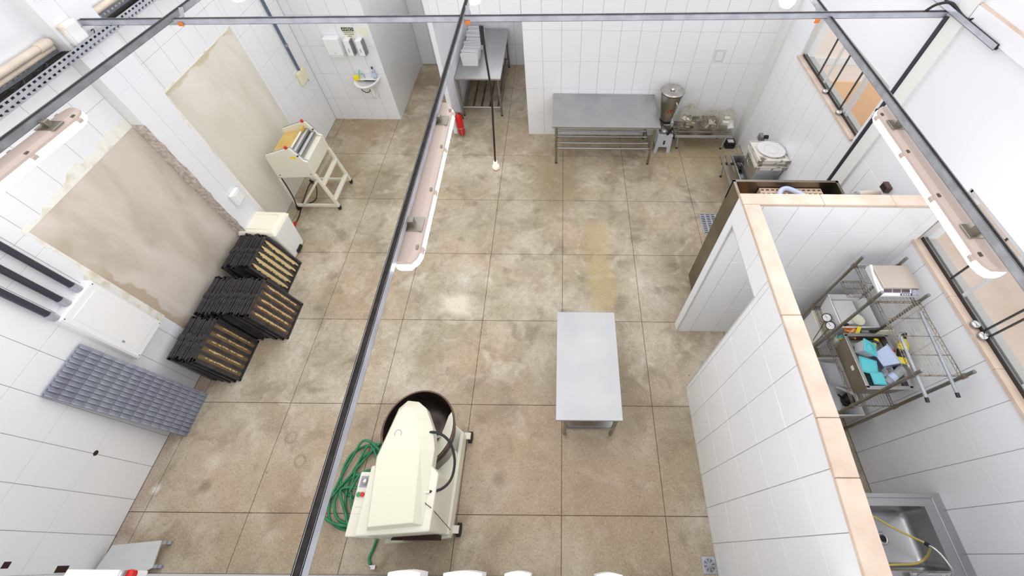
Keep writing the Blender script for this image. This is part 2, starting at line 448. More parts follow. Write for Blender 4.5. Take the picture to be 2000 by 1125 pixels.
    for a in [(-3.53, 0.21, 0.03, 0.05, (120, 104, 80), 0.6), (-2.86, 0.66, 0.05, 0.02, (128, 112, 88), 0.5), (-2.68, 0.44, 0.05, 0.02, (128, 112, 88), 0.5),
              (-0.62, 0.30, 0.0, 0.10, (110, 88, 56), 0.65), (-3.55, 0.42, 0.0, 0.12, (222, 210, 194), 0.6), (-4.0, 0.18, 0.0, 0.05, (236, 230, 222), 0.8),
              (-3.95, -0.05, 0.0, 0.14, (222, 212, 202), 0.6), (-4.06, -0.3, 0.0, 0.12, (226, 214, 204), 0.7)]:
        base = ring(*a)
    base = mix(math_('MULTIPLY', grey(noise(62.0, 3, 0.0, 1.0), 0.54, 0.66), 0.32), base, (104, 90, 70))
    base = mix(math_('MULTIPLY', grey(noise(70.0, 3, 0.0, 7.0), 0.57, 0.69), 0.32), base, (232, 226, 212))
    base = mix(math_('MULTIPLY', grey(noise(24.0, 4, 0.0, 3.0), 0.69, 0.74), 0.55), base, (84, 68, 48))
    l.new(base, bs.inputs['Base Color'])
    mr = n.new('ShaderNodeMapRange'); mr.inputs['To Min'].default_value = 0.38; mr.inputs['To Max'].default_value = 0.62
    l.new(noise(2.0, 4, 0.4, 9.0), mr.inputs['Value']); l.new(mr.outputs[0], bs.inputs['Roughness'])
    bs.inputs['Specular IOR Level'].default_value = 0.4
    return m
FLOOR = floor_mat()
JOINT = mat('dark_floor_joint', (92, 78, 60), 0.9)

# ---------------------------------------------------------------- tiles and slabs
TM = {}
def tile_mesh(kind, w, h, t, ch, m):
    key = (kind, round(w, 3), round(h, 3), m.name)
    if key in TM: return TM[key]
    a, b = w / 2, h / 2
    # lies in local u-v, front towards +n
    pts = [(-a, -b, 0), (a, -b, 0), (a, b, 0), (-a, b, 0), (-a, -b, t - ch), (a, -b, t - ch), (a, b, t - ch), (-a, b, t - ch),
           (-a + ch, -b + ch, t), (a - ch, -b + ch, t), (a - ch, b - ch, t), (-a + ch, b - ch, t)]
    def mp(p):
        u, v, nn = p
        return {'x+': (nn, u, v), 'x-': (-nn, -u, v), 'y-': (u, -nn, v), 'y+': (-u, nn, v), 'z+': (u, v, nn)}[kind]
    fs = [(0, 1, 5, 4), (1, 2, 6, 5), (2, 3, 7, 6), (3, 0, 4, 7), (4, 5, 9, 8), (5, 6, 10, 9), (6, 7, 11, 10), (7, 4, 8, 11), (8, 9, 10, 11)]
    me = bpy.data.meshes.new('tile'); me.from_pydata([mp(p) for p in pts], [], fs); me.update()
    me.materials.append(m); TM[key] = me
    return me

def tiles(parent, kind, plane, us, vs, name='wall_tile', m=None, gap=0.0035, t=0.006, ch=0.0015, skip=None):
    """tiles between successive joints us (along the wall) and vs (up), front face on the plane"""
    m = m or TILE
    org = ORG[parent.name]
    sg = 1 if kind[1] == '+' else -1
    for i in range(len(us) - 1):
        for j in range(len(vs) - 1):
            u0, u1, v0, v1 = us[i], us[i + 1], vs[j], vs[j + 1]
            if u1 - u0 < 0.02 or v1 - v0 < 0.02: continue
            if skip and skip((u0 + u1) / 2, (v0 + v1) / 2): continue
            me = tile_mesh(kind, u1 - u0 - gap, v1 - v0 - gap, t, ch, m)
            o = bpy.data.objects.new(name, me); C.objects.link(o); o.parent = parent
            cu, cv = (u0 + u1) / 2, (v0 + v1) / 2
            if kind[0] == 'x': p = (plane - sg * t, cu, cv)
            elif kind[0] == 'y': p = (cu, plane - sg * t, cv)
            else: p = (cu, cv, plane - t)
            o.location = Vector(p) - org

def frange(a, b, s, lo, hi):
    """joints at a + k*s clipped to [lo, hi], with the ends added"""
    k = math.ceil((lo - a) / s - 1e-6); out = [lo]
    while a + k * s < hi - 1e-6:
        if a + k * s > lo + 1e-6: out.append(a + k * s)
        k += 1
    out.append(hi); return out
# ================================================================ SETTING
XL, XR, YB = -4.15, 3.08, 5.553
HT = 3.65
HB = 2.5
# floor: a base with dark joints, every slab a piece of its own
fl = struct('floor', MB().box(-4.4, 3.2, -0.6, 7.9, -0.12, -0.006), JOINT)
tiles(fl, 'z+', 0.0, [-4.15] + list(range(-4, 4)) + [3.08], [-0.45] + list(range(0, 6)) + [6, 6.5, 7, 7.75], 'floor_slab', FLOOR, gap=0.0055, t=0.006, ch=0.001)

# left wall
wl = struct('wall_left', MB().box(-4.36, XL - 0.006, -0.45, 6.0, 0, HT).box(-4.2, XL, -0.45, 5.92, 3.125, HT), GROUT)
wl.data.materials[0] = GROUT
LY = frange(0.0975, 0.28, 0.28, -0.45, 5.92)
# joints trimmed to the edges of the rendered patches
LYs = sorted(set([round(v, 4) for v in LY] + [1.62, 2.89, 3.31, 4.785]))
LZ = [0, 0.2, 0.69, 1.175, 1.66, 2.145, 2.31, 2.63, 3.12]
def skip_left(u, v):
    if 1.62 < u < 2.89 and 0.2 < v < 2.31: return True
    if 2.89 < u < 3.31: return True
    if 3.31 < u < 4.785 and v < 2.31: return True
    return False
tiles(wl, 'x+', XL, LYs, LZ, skip=skip_left)
P('painted_band', MB().box(-4.16, XL + 0.001, -0.45, 5.92, 3.125, HT), PAINT, wl)
P('render_patch', MB().box(-4.17, XL - 0.002, 1.622, 2.889, 0.2, 2.308), PL1, wl)
P('render_patch', MB().box(-4.17, XL - 0.002, 3.311, 4.783, 0.0, 2.308), PL2, wl)
def ragged(along, a0, a1, base, amp, n, side, x, seed, horiz=True):
    """ragged band of filler: straight along the patch, uneven on the tile side"""
    rd = random.Random(seed); mb = MB(); lo = []; hi = []
    h = amp * 0.5
    for i in range(n + 1):
        a = a0 + (a1 - a0) * i / n
        h = min(amp, max(amp * 0.12, h + rd.uniform(-0.2, 0.2) * amp))
        lo.append(a); hi.append(h)
    for i in range(n):
        if horiz: q = [(lo[i], base), (lo[i + 1], base), (lo[i + 1], base + side * hi[i + 1]), (lo[i], base + side * hi[i])]
        else: q = [(base, lo[i]), (base, lo[i + 1]), (base + side * hi[i + 1], lo[i + 1]), (base + side * hi[i], lo[i])]
        k = len(mb.v)
        for y, z in q: mb.v.append((x, y, z))
        for y, z in q: mb.v.append((x - 0.004, y, z))
        for f in [(0, 1, 2, 3), (0, 4, 5, 1), (1, 5, 6, 2), (2, 6, 7, 3), (3, 7, 4, 0)]:
            mb.f.append(tuple(j + k for j in f)); mb.sm.append(False)
    return mb
P('filler_smear', ragged('y', 1.60, 2.885, 2.305, 0.12, 70, 1, XL + 0.002, 3), SMEAR, wl)
P('filler_smear', ragged('z', 0.85, 2.33, 1.625, 0.10, 70, -1, XL + 0.0028, 5, False), SMEAR, wl)
P('filler_smear', ragged('y', 3.32, 4.74, 2.305, 0.10, 70, 1, XL + 0.002, 9), SMEAR, wl)
# hole knocked through the tiles and bare brown patches low down
P('wall_hole', MB().cyl((XL - 0.02, 0.384, 0.684), 0.022, 0.0215, 14, 'x'), HOLE, wl)
P('bare_patch', MB().box(XL - 0.01, XL + 0.0015, -0.44, -0.395, 0.31, 0.42), HOLE, wl)
P('bare_patch', MB().box(XL - 0.01, XL + 0.0015, -0.405, -0.365, 0.82, 0.875), HOLE, wl)

# left pillar
pl = struct('trim_1', MB().box(-4.2, -4.034, 2.89, 3.31, 0, HT), PAINT_G)
tiles(pl, 'x+', -4.03, [2.89, 3.08, 3.31], [0, 0.69, 1.175, 1.66, 2.145, 2.63, 3.12, 3.6, HT], 'pillar_panel', PAINT, gap=0.003, t=0.004)
bk = MB(); rd = random.Random(4); nz = 26; nx = 4; g_ = []
for j in range(nz + 1):
    for i in range(nx + 1):
        z = 0.2 + 2.12 * j / nz
        g_.append((-4.15 + 0.135 * i / nx + (rd.uniform(-0.008, 0.008) if 0 < i else 0), 2.889 - rd.uniform(0.0, 0.012), z))
bk.add(g_, [(j * (nx + 1) + i, j * (nx + 1) + i + 1, (j + 1) * (nx + 1) + i + 1, (j + 1) * (nx + 1) + i) for j in range(nz) for i in range(nx)])
P('broken_brick_edge', bk, BRICK, pl)
P('filler_smear', ragged('z', 0.3, 2.3, 3.305, 0.09, 34, -1, -4.0285, 12, False), SMEAR, pl)

# nib wall with the wash basin, and its side along the passage
wn = struct('wall_back_nib', MB().box(-4.3, -2.966, 5.926, 7.9, 0, HB), GROUT)
NZ = frange(-0.035, 0.485, 0.485, 0, HB)
tiles(wn, 'y-', 5.92, [-4.15, -4.012, -3.74, -3.468, -3.196, -2.96], NZ)
tiles(wn, 'x+', -2.96, frange(5.92, 0.28, 0.28, 5.92, 7.75), NZ)
# far wall of passage and alcove
wf = struct('wall_far', MB().box(-3.1, -0.4, 7.756, 7.9, 0, 1.75), GROUT)
tiles(wf, 'y-', 7.75, frange(-2.96, 0.2835, 0.2835, -2.96, -0.45), [0, 0.45, 0.935, 1.42, 1.75])
# thin pier between passage and alcove
wp = struct('wall_pier', MB().box(-1.936, -1.876, 5.559, 7.76, 0, HB), GROUT)
tiles(wp, 'y-', 5.553, [-1.94, -1.87], [0, HB], m=PAINT)
tiles(wp, 'x+', -1.87, frange(5.553, 0.4, 0.4, 5.553, 7.75), [0, HB], m=PAINT)
# back wall and lintel over the alcove
wb = struct('wall_back', MB().box(-0.606, 3.2, YB + 0.006, 5.75, 0, HB).box(-1.876, -0.6, YB + 0.006, 5.75, 2.08, HB), GROUT)
BX = frange(-0.042, 0.2835, 0.2835, -0.606, 3.08)
tiles(wb, 'y-', YB, BX, frange(-0.03, 0.485, 0.485, 0, HB))
tiles(wb, 'y-', YB, frange(-0.042, 0.2835, 0.2835, -1.87, -0.606), [2.08, 2.395, HB])
struct('wall_alcove_right', MB().box(-0.606, -0.45, 5.75, 7.76, 0, HB), PAINT)
struct('trim_2', MB().box(3.035, 3.2, 5.32, 5.58, 0, HB), PAINT_G)

# right wall with two windows
W1 = (3.195, 4.846); W2 = (-0.40, 1.90); ZS, ZT = 1.98, 2.62
mb = MB()
x0, x1 = XR + 0.006, 3.28
mb.box(x0, x1, -0.6, 5.75, 0, ZS - 0.02)
struct_r = struct('wall_right', mb, GROUT)
rp = MB()
for y0, y1 in ((-0.6, W2[0]), (W2[1], W1[0]), (W1[1], 5.553)): rp.box(XR, 3.28, y0, y1, ZS - 0.02, ZT)
rp.box(XR, 3.28, -0.6, 5.553, ZT, HT)
P('painted_band', rp, PAINT, struct_r)
tiles(struct_r, 'x-', XR, frange(0.003, 0.277, 0.277, -0.45, 5.54), [0, 0.085, 0.47, 0.957, 1.445, 1.96])
struct('trim_3', MB().box(3.05, 3.09, 2.92, 3.075, 0, HT), PAINT_G)
struct('trim_4', MB().box(3.05, 3.10, -0.6, 2.91, 3.40, 3.52), PAINT)
struct('trim_5', MB().box(3.062, 3.10, -0.6, 2.915, 3.52, 3.535), MARBLE)

# windows: sill, frame bars, panes, catches
def window(idx, y0, y1, bars, dark, latch):
    r = struct('window_%d' % idx, MB().box(3.085, 3.17, y0, y1, ZS - 0.03, ZS - 0.012), SEAL)
    n = max(2, int((y1 - y0) / 0.55))
    for k in range(n):
        a = y0 + (y1 - y0) * k / n; b = y0 + (y1 - y0) * (k + 1) / n
        P('sill_stone', MB().box(3.05, 3.115, a + 0.001, b - 0.001, ZS - 0.03, ZS), MARBLE, r)
    P('bottom_track', MB().box(3.115, 3.122, y0, y1, ZS - 0.012, ZS + 0.03).box(3.15, 3.157, y0, y1, ZS - 0.012, ZS + 0.03), SEAL, r)
    P('bottom_track', MB().box(3.122, 3.15, y0, y1, ZS - 0.012, ZS + 0.012), ALU, r)
    P('top_track', MB().box(3.10, 3.17, y0, y1, ZT - 0.04, ZT), ALU, r)
    for y in (y0, y1): P('side_jamb', MB().box(3.10, 3.17, y - 0.015, y + 0.015, ZS, ZT), ALU, r)
    for y in bars: P('glazing_bar', MB().box(3.125, 3.147, y - 0.012, y + 0.012, ZS + 0.012, ZT - 0.04), ALU, r)
    for y in dark: P('glazing_seal', MB().box(3.125, 3.145, y - 0.004, y + 0.004, ZS + 0.012, ZT - 0.04), SEAL, r)
    edges = sorted([y0 + 0.015, y1 - 0.015] + list(bars) + list(dark))
    for a, b in zip(edges, edges[1:]):
        if b - a > 0.03: P('pane', MB().box(3.133, 3.138, a + 0.004, b - 0.004, ZS + 0.012, ZT - 0.04), GLASS, r)
    for y in latch:
        t = P('catch', MB().lathe([(0.0, 0.0), (0.03, 0.0), (0.034, 0.012), (0.026, 0.028), (0.0, 0.032)], (3.085, y, ZS + 0.012), 12), CHROME, r)
        P('catch_knob', MB().cyl((3.055, y, ZS + 0.02), 0.012, 0.03, 10, 'x'), CHROME, t)
window(1, W1[0], W1[1], (4.19, 3.62, 3.56), (4.36, 4.02, 3.70), (4.02, 3.62))
window(2, W2[0], W2[1], (1.315, 0.62), (1.475, 1.03, 0.98), (1.075, 0.985))
# corridor seen through the panes
cw = struct('wall_corridor', MB().box(6.0, 6.15, -1.5, 7.0, 0, 1.6), CORR)
struct('floor_corridor', MB().box(3.28, 6.0, -1.5, 7.0, -0.1, 0.0), CORRF)
ce = struct('wall_corridor_end', MB().box(3.28, 6.0, 5.42, 5.6, 0, 2.1), CORR)
P('white_rail', MB().box(3.28, 6.0, 5.39, 5.43, 1.52, 1.62), PAINT, ce)
P('wood_panel', MB().box(3.28, 6.0, 5.39, 5.43, 0.0, 1.22), CORRO, ce)

# partition of the scullery: long run, doorway, return wall, stone capping
wpz = [0, 0.085, 0.57, 1.057, 1.547, 2.035, 2.40]
wq = struct('wall_partition', MB().box(1.416, 1.493, -0.45, 1.207, 0, 2.40).box(1.416, 1.493, 1.2, 1.9, 2.15, 2.40), GROUT)
P('painted_inner_face', MB().box(1.49, 1.499, -0.45, 1.207, 0, 2.40).box(1.42, 1.499, 1.205, 1.209, 0, 2.15).box(1.42, 1.499, 1.207, 1.9, 2.146, 2.151), PAINT, wq)
tiles(wq, 'x-', 1.41, frange(-0.205, 0.2735, 0.2735, -0.45, 1.207), wpz)
tiles(wq, 'x-', 1.41, frange(-0.205, 0.2735, 0.2735, 1.207, 1.985), [2.15, 2.40])
wr = struct('wall_partition_return', MB().box(1.416, 3.09, 1.886, 1.98, 0, 2.40), GROUT)
tiles(wr, 'y-', 1.88, [1.42] + frange(1.578, 0.281, 0.281, 1.578, 3.08), [0, 0.165, 0.635, 1.108, 1.582, 2.058, 2.40])
tiles(wr, 'x-', 1.41, [1.88, 1.985], [0, 2.15], m=PAINT)
P('corner_profile', MB().box(1.407, 1.424, 1.872, 1.884, 0.02, 2.15), ALU, wr)
P('corner_profile', MB().box(1.407, 1.42, 1.203, 1.214, 0.0, 2.15), ALU, wq)
P('lintel_profile', MB().box(1.407, 1.42, 1.207, 1.88, 2.143, 2.153), ALU, wq)
cap_x = lambda y: -0.045 * max(0.0, 0.31 - y)   # the near capping stones run slightly out of line
cp = struct('trim_6', MB().box(1.42, 1.49, -0.45, 1.95, 2.395, 2.402), MARBLE)
for a, b in ((-0.45, 0.02), (0.02, 0.31), (0.31, 0.93), (0.93, 1.877)): P('capping_stone', MB().prism([(1.405 + cap_x(a), a + 0.0015), (1.533 + cap_x(a), a + 0.0015), (1.533 + cap_x(b), b - 0.0015), (1.405 + cap_x(b), b - 0.0015)], 'z', 2.40, 2.435), MARBLE, cp, bevel=0.004, seg=1)
for a, b in ((1.402, 2.05), (2.05, 2.62), (2.62, 3.08)): P('capping_stone', MB().box(a + 0.0015, b - 0.0015, 1.879, 1.99, 2.40, 2.435), MARBLE, cp, bevel=0.004, seg=1)
# wall just behind the camera that closes the room
struct('wall_front', MB().box(-4.4, 3.2, -0.6, -0.45, 0, 2.15), PAINT)
# ================================================================ LARGE OBJECTS
# ---- centre table
def steel_table(name, label, x0, x1, y0, y1, zt, lx, ly, group=None):
    t = T(name, label, 'table', ((x0 + x1) / 2, (y0 + y1) / 2, 0), group)
    P('table_top', MB().box(x0, x1, y0, y1, zt - 0.035, zt), STEEL, t, bevel=0.004, seg=2)
    for x in lx:
        for y in ly:
            l = P('leg', MB().tube([(x, y, 0.03), (x, y, zt - 0.03)], 0.02, 12), STEEL_D, t)
            P('foot', MB().cyl((x, y, 0.0), 0.017, 0.045, 12), BLACK, l)
    return t
t = steel_table('prep_table', 'low stainless steel prep table standing alone in the middle of the floor', -0.062, 0.552, 0.662, 1.735, 0.80, (0.028, 0.518), (0.715, 1.68))
P('lower_shelf', MB().box(0.03, 0.515, 0.71, 1.685, 0.27, 0.295).box(0.03, 0.515, 0.70, 0.706, 0.25, 0.30), STEEL, t)
P('shelf_sheet', MB().frus((0.05, 0.36, 0.73, 1.5), 0.297, (0.04, 0.37, 0.72, 1.52), 0.325), STEEL_D, t, label='crumpled steel sheet lying on the lower shelf')

# ---- table against the back wall
t = steel_table('prep_table', 'wide stainless steel table against the tiled back wall with tube shelf below', -0.168, 1.468, 4.745, 5.545, 0.84, (-0.115, 1.409), (4.83, 5.46))
P('back_upstand', MB().box(-0.168, 1.468, 5.535, 5.545, 0.80, 0.86), STEEL, t)
for y in (4.90, 5.03, 5.19, 5.34): P('shelf_tube', MB().tube([(-0.10, y, 0.27), (1.40, y, 0.27)], 0.016, 10), STEEL, t)
for x in (-0.115, 1.409): P('side_tube', MB().tube([(x, 4.83, 0.25), (x, 5.46, 0.25)], 0.014, 10), STEEL_D, t)

# ---- table in the alcove
t = steel_table('prep_table', 'long worn steel table in the alcove carrying a row of white trays', -1.86, -1.075, 6.03, 7.72, 0.80, (-1.82, -1.13), (6.06, 7.66))
for k in range(5): P('shelf_slat', MB().box(-1.80 + 0.15 * k, -1.765 + 0.15 * k, 6.08, 7.64, 0.185, 0.2), STEEL_D, t)
P('shelf_rail', MB().tube([(-1.82, 6.06, 0.19), (-1.13, 6.06, 0.19)], 0.014, 10), STEEL, t)
P('shelf_rail', MB().tube([(-1.82, 7.66, 0.19), (-1.13, 7.66, 0.19)], 0.014, 10), STEEL_D, t)
for x in (-1.82, -1.13): P('side_rail', MB().tube([(x, 6.06, 0.19), (x, 7.66, 0.19)], 0.012, 8), STEEL_D, t)
TRAYW = mat('white_tray_plastic', (218, 220, 222), 0.3)
# white trays in a row on it
for k in range(10):
    y = 6.43 + 0.105 * k; dx = random.uniform(-0.015, 0.015)
    lb = ['white plastic tray at the front of the row on the alcove table'] + ['white plastic tray standing in the row on the alcove table'] * 9
    hh = 0.2 + random.uniform(-0.02, 0.012) if k else 0.2
    mb = MB().tub((-0.13, 0.13, -0.022, 0.022), 0, (-0.145, 0.145, -0.034, 0.034), hh, 0.005)
    mt = Matrix.Translation((-1.63 + dx, y, 0.801)) @ Matrix.Rotation(random.uniform(-0.07, 0.07) if k else 0, 4, 'Z') @ Matrix.Rotation(-0.10 if k else 0, 4, 'X')
    mb.xf(mt)
    o = P('white_tray', mb, WHITE if k < 2 else TRAYW, loc=(-1.63 + dx, y, 0.8))
    tag(o, lb[k], 'tray', 'white trays on the alcove table')
    P('rolled_rim', MB().tube([(-0.145, -0.034, hh), (0.145, -0.034, hh), (0.145, 0.034, hh), (-0.145, 0.034, hh)], 0.006, 6, closed=True).xf(mt), WHITE, o)

# ---- spiral dough mixer
t = T('spiral_mixer', 'cream spiral dough mixer with a dark bowl beside the green hose', 'mixer', (-1.28, 0.2, 0))
# base frame and body
P('base', MB().prism([(-1.56, -0.232), (-1.0, -0.185), (-0.985, 0.66), (-1.12, 0.76), (-1.50, 0.76), (-1.62, 0.55)], 'z', 0.10, 0.24), CREAM, t, bevel=0.012)
body = MB().prism([(-1.585, -0.20), (-1.02, -0.165), (-1.02, 0.22), (-1.08, 0.27), (-1.20, 0.295), (-1.585, 0.27)], 'z', 0.22, 0.93)
P('body', body, CREAM, t, bevel=0.012)
P('side_panel', MB().prism([(-1.02, -0.165), (-0.995, -0.165), (-0.985, 0.66), (-1.02, 0.66)], 'z', 0.12, 0.30), CREAM, t, bevel=0.004)
lo = [(-1.50, -0.165), (-1.075, -0.13), (-1.085, 0.40), (-1.13, 0.56), (-1.22, 0.72), (-1.30, 0.775), (-1.40, 0.785), (-1.465, 0.72), (-1.56, 0.33)]
hi = [(-1.475, -0.145), (-1.14, -0.115), (-1.19, 0.372), (-1.215, 0.44), (-1.30, 0.655), (-1.345, 0.705), (-1.40, 0.715), (-1.44, 0.67), (-1.53, 0.317)]
hd = P('head', MB().loft([[(x, y, 0.80) for x, y in lo], [(x, y, 0.93) for x, y in lo], [(x, y, 1.0) for x, y in hi]]), CREAM2, t, bevel=0.006)
P('round_plug', MB().tube(arc((-1.40, 0.50, 1.001), 0.028, -0.6, 3.8, 16), 0.0025, 5), GREYTRAY, hd)
P('motor_opening', MB().prism([(-1.50, 0.28), (-1.06, 0.28), (-1.06, 0.50), (-1.42, 0.50)], 'y', -0.207, -0.17), HOLE, t)
# the body front leans back so the opening faces the camera a little
P('motor', MB().cyl((-1.36, -0.19, 0.38), 0.026, 0.2, 14, 'x'), STEEL_D, t)
# control strip on the left
ct = P('control_box', MB().box(-1.685, -1.50, -0.20, 0.235, 0.55, 0.86), CREAM, t, bevel=0.008)
P('timer_plate', MB().box(-1.668, -1.588, 0.125, 0.205, 0.86, 0.863), GREYTRAY, ct)
P('timer_dial', MB().lathe([(0.0, 0.03), (0.018, 0.03), (0.026, 0.008), (0.026, 0.0), (0, 0)], (-1.628, 0.165, 0.862), 16), CHROME, ct)
P('start_button', MB().cyl((-1.656, 0.075, 0.86), 0.017, 0.014, 14), GREEN_B, ct, label='green start button')
P('stop_button', MB().cyl((-1.624, 0.075, 0.86), 0.017, 0.016, 14), RED, ct, label='red stop button')
P('label_slot', MB().box(-1.67, -1.60, -0.055, -0.05, 0.86, 0.8625).box(-1.665, -1.64, -0.01, -0.006, 0.86, 0.862).box(-1.63, -1.605, -0.01, -0.006, 0.86, 0.862), BEIGE_PIPE, ct)
# bowl, guard, spiral
bc = (-1.355, 0.63)
prof_o = [(0.0, 0.25), (0.20, 0.25), (0.27, 0.29), (0.31, 0.40), (0.325, 0.585), (0.34, 0.60), (0.335, 0.605)]
prof_i = [(0.322, 0.60), (0.308, 0.41), (0.26, 0.31), (0.19, 0.275), (0.0, 0.27)]
bw = P('bowl', MB().lathe(prof_o[::-1] + [], (bc[0], bc[1], 0), 48).lathe(prof_i, (bc[0], bc[1], 0), 48), BOWLIN, t, label='dark worn mixing bowl')
P('bowl_rim', MB().tube([(bc[0] + 0.332 * math.cos(a), bc[1] + 0.332 * math.sin(a), 0.603) for a in [2 * math.pi * k / 48 for k in range(48)]], 0.009, 8, closed=True), BROWNRIM, bw)
gd = MB()
A0, A1 = math.radians(-62), math.radians(26)
def gfn(u, v):
    a = A0 + (A1 - A0) * u; w_ = math.sin(math.pi * min(1, max(0, u * 0.94 + 0.06))) ** 0.5
    r = 0.322 - 0.10 * v * w_; return (bc[0] + r * math.cos(a), bc[1] + r * math.sin(a), 0.612 - 0.035 * v * w_)
gd.surf(gfn, 22, 4)
P('bowl_guard', gd, CREAM, t)
lg = MB()
A2, A3 = math.radians(168), math.radians(222)
lg.surf(lambda u, v: (bc[0] + (0.345) * math.cos(A2 + (A3 - A2) * u), bc[1] + 0.345 * math.sin(A2 + (A3 - A2) * u), 0.34 + 0.26 * v), 12, 2)
P('bowl_shield', lg, CREAM, t)
P('bowl_support', MB().prism([(-1.30, 0.26), (-1.02, 0.21), (-1.02, 0.48), (-1.07, 0.40), (-1.15, 0.32)], 'z', 0.24, 0.42), CREAM, t, bevel=0.006)
sp = [(bc[0] - 0.03 + 0.09 * math.cos(k * 0.5), bc[1] - 0.10 + 0.09 * math.sin(k * 0.5), 0.31 + 0.02 * k) for k in range(22)]
P('spiral_hook', MB().tube(sp, 0.018, 8), STEEL_D, t)
P('dough_breaker', MB().bar((-1.17, 0.52, 0.75), (-1.13, 0.60, 0.46), 0.03, 0.02), STEEL, t)
P('breaker_tip', MB().cyl((-1.135, 0.60, 0.45), 0.02, 0.03, 10), REDP, t)
pc = spline([(-1.215, 0.50, 0.93), (-1.13, 0.525, 0.94), (-1.03, 0.50, 0.93), (-0.955, 0.43, 0.90), (-0.915, 0.31, 0.86), (-0.93, 0.19, 0.84), (-0.99, 0.115, 0.88), (-1.075, 0.09, 0.935)], 6)
P('power_cable', MB().tube(pc, 0.011, 8), BLACK, t)
P('cable_gland', MB().cyl((-1.115, 0.088, 0.94), 0.011, 0.05, 10, 'x'), CREAM, t)
P('thin_wire', MB().tube(spline([(-1.115, 0.085, 0.94), (-1.09, 0.02, 0.935), (-1.03, -0.02, 0.92), (-0.99, -0.09, 0.6), (-0.985, -0.13, 0.3)], 6), 0.003, 5), BLACK, t)
for x, y in ((-0.955, -0.12), (-0.955, 0.66), (-1.62, -0.10), (-1.60, 0.6)):
    sgn = 1 if x > -1.2 else -1
    cs = P('caster_bracket', MB().box(x - 0.03 - 0.02 * sgn, x + 0.03 - 0.02 * sgn, y - 0.03, y + 0.03, 0.10, 0.135), CREAM, t)
    P('caster_wheel', MB().cyl((x - 0.018, y, 0.055), 0.055, 0.036, 18, 'x'), RUBBER, cs)

# ---- green hose heap
t = T('garden_hose', 'green garden hose heaped in loops on the floor left of the mixer', 'hose', (-1.9, 0.2, 0))
rd = random.Random(11); pts = []
cs_ = [(-1.93, 0.36, .30, .25), (-1.90, 0.22, .22, .30), (-1.95, 0.12, .26, .22), (-1.88, 0.30, .20, .34), (-1.98, 0.05, .30, .16), (-1.90, 0.10, .16, .26)]
k = 0
for ci, (cx, cy, rx, ry) in enumerate(cs_):
    for a in range(0, 10):
        an = a / 10 * 2 * math.pi + ci * 0.7
        pts.append((cx + rx * math.cos(an) * rd.uniform(0.92, 1.06), cy + ry * math.sin(an) * rd.uniform(0.92, 1.06), 0.014 + 0.011 * ci + rd.uniform(0, 0.006)))
pts = pts[2:]
P('hose_coil', MB().tube(spline(pts, 4), 0.0125, 8), HOSE, t)
P('hose_coil', MB().tube(spline([(-1.74, 0.42, 0.02), (-2.02, 0.62, 0.09), (-2.14, 0.45, 0.05), (-2.24, 0.16, 0.02), (-2.22, -0.02, 0.016), (-2.12, -0.10, 0.014), (-1.98, -0.13, 0.014), (-1.80, -0.14, 0.02), (-1.72, -0.16, 0.03), (-1.72, -0.24, 0.02), (-1.745, -0.33, 0.014), (-1.72, -0.375, 0.014)], 6), 0.0125, 8), HOSE, t)
P('hose_nozzle', MB().cyl((-1.722, -0.39, 0.016), 0.014, 0.03, 10, 'x').box(-1.71, -1.67, -0.41, -0.38, 0.002, 0.03), CHROME, t, label='metal hose coupling')

# ---- dough sheeter
t = T('dough_sheeter', 'cream dough sheeter with steel rollers on a wheeled crossed-leg frame', 'dough sheeter', (-3.68, 4.05, 0))
side = [(-3.93, 1.07), (-3.915, 1.10), (-3.60, 1.215), (-3.545, 1.22), (-3.50, 1.12), (-3.455, 1.01), (-3.412, 0.99), (-3.42, 0.74), (-3.435, 0.71), (-3.94, 0.68), (-3.955, 0.70)]
for y, nm in ((3.77, 'near'), (4.31, 'far')):
    s_ = P('side_panel', MB().prism(side, 'y', y, y + 0.03), CREAM, t, bevel=0.006)
    P('edge_trim', MB().tube([(p[0], y + 0.035, p[1]) for p in side[1:7]], 0.007, 6), GALV, s_)
    P('stop_button', MB().cyl((-3.585, y + 0.01, 1.222), 0.02, 0.03, 12), REDP, s_, label='red stop button' if nm == 'near' else 'dark red stop button')
    P('bolt', MB().cyl((-3.49, y - 0.006, 1.10), 0.012, 0.01, 10, 'y').cyl((-3.47, y - 0.004, 0.76), 0.008, 0.008, 8, 'y').cyl((-3.90, y - 0.004, 0.74), 0.008, 0.008, 8, 'y'), BLACK, s_)
    if nm == 'near': P('warning_sticker', MB().prism([(-3.60, 1.09), (-3.53, 1.085), (-3.535, 1.045), (-3.595, 1.05)], 'y', y - 0.0015, y), YELLOW, s_)
P('infeed_tray', MB().prism([(-3.915, 1.035), (-3.64, 1.10), (-3.64, 1.085), (-3.915, 1.02)], 'y', 3.80, 4.31), YBELT, t)
P('guard_roller', MB().tube([(-3.625, 3.80, 1.11), (-3.625, 4.31, 1.11)], 0.016, 10), CREAM, t)
P('roller', MB().cyl((-3.57, 3.80, 1.09), 0.035, 0.51, 20, 'y'), STEEL, t)
P('roller', MB().cyl((-3.51, 3.80, 1.045), 0.035, 0.51, 20, 'y'), STEEL, t)
P('scraper_block', MB().box(-3.62, -3.585, 4.24, 4.31, 1.06, 1.17), YBELT, t)
P('outfeed_cover', MB().prism([(-3.49, 0.99), (-3.425, 0.975), (-3.43, 0.74), (-3.60, 0.72), (-3.60, 0.99)], 'y', 3.80, 4.31), CREAM, t, bevel=0.006)
P('rear_cover', MB().box(-3.93, -3.60, 3.80, 4.31, 0.70, 0.99), CREAM, t)
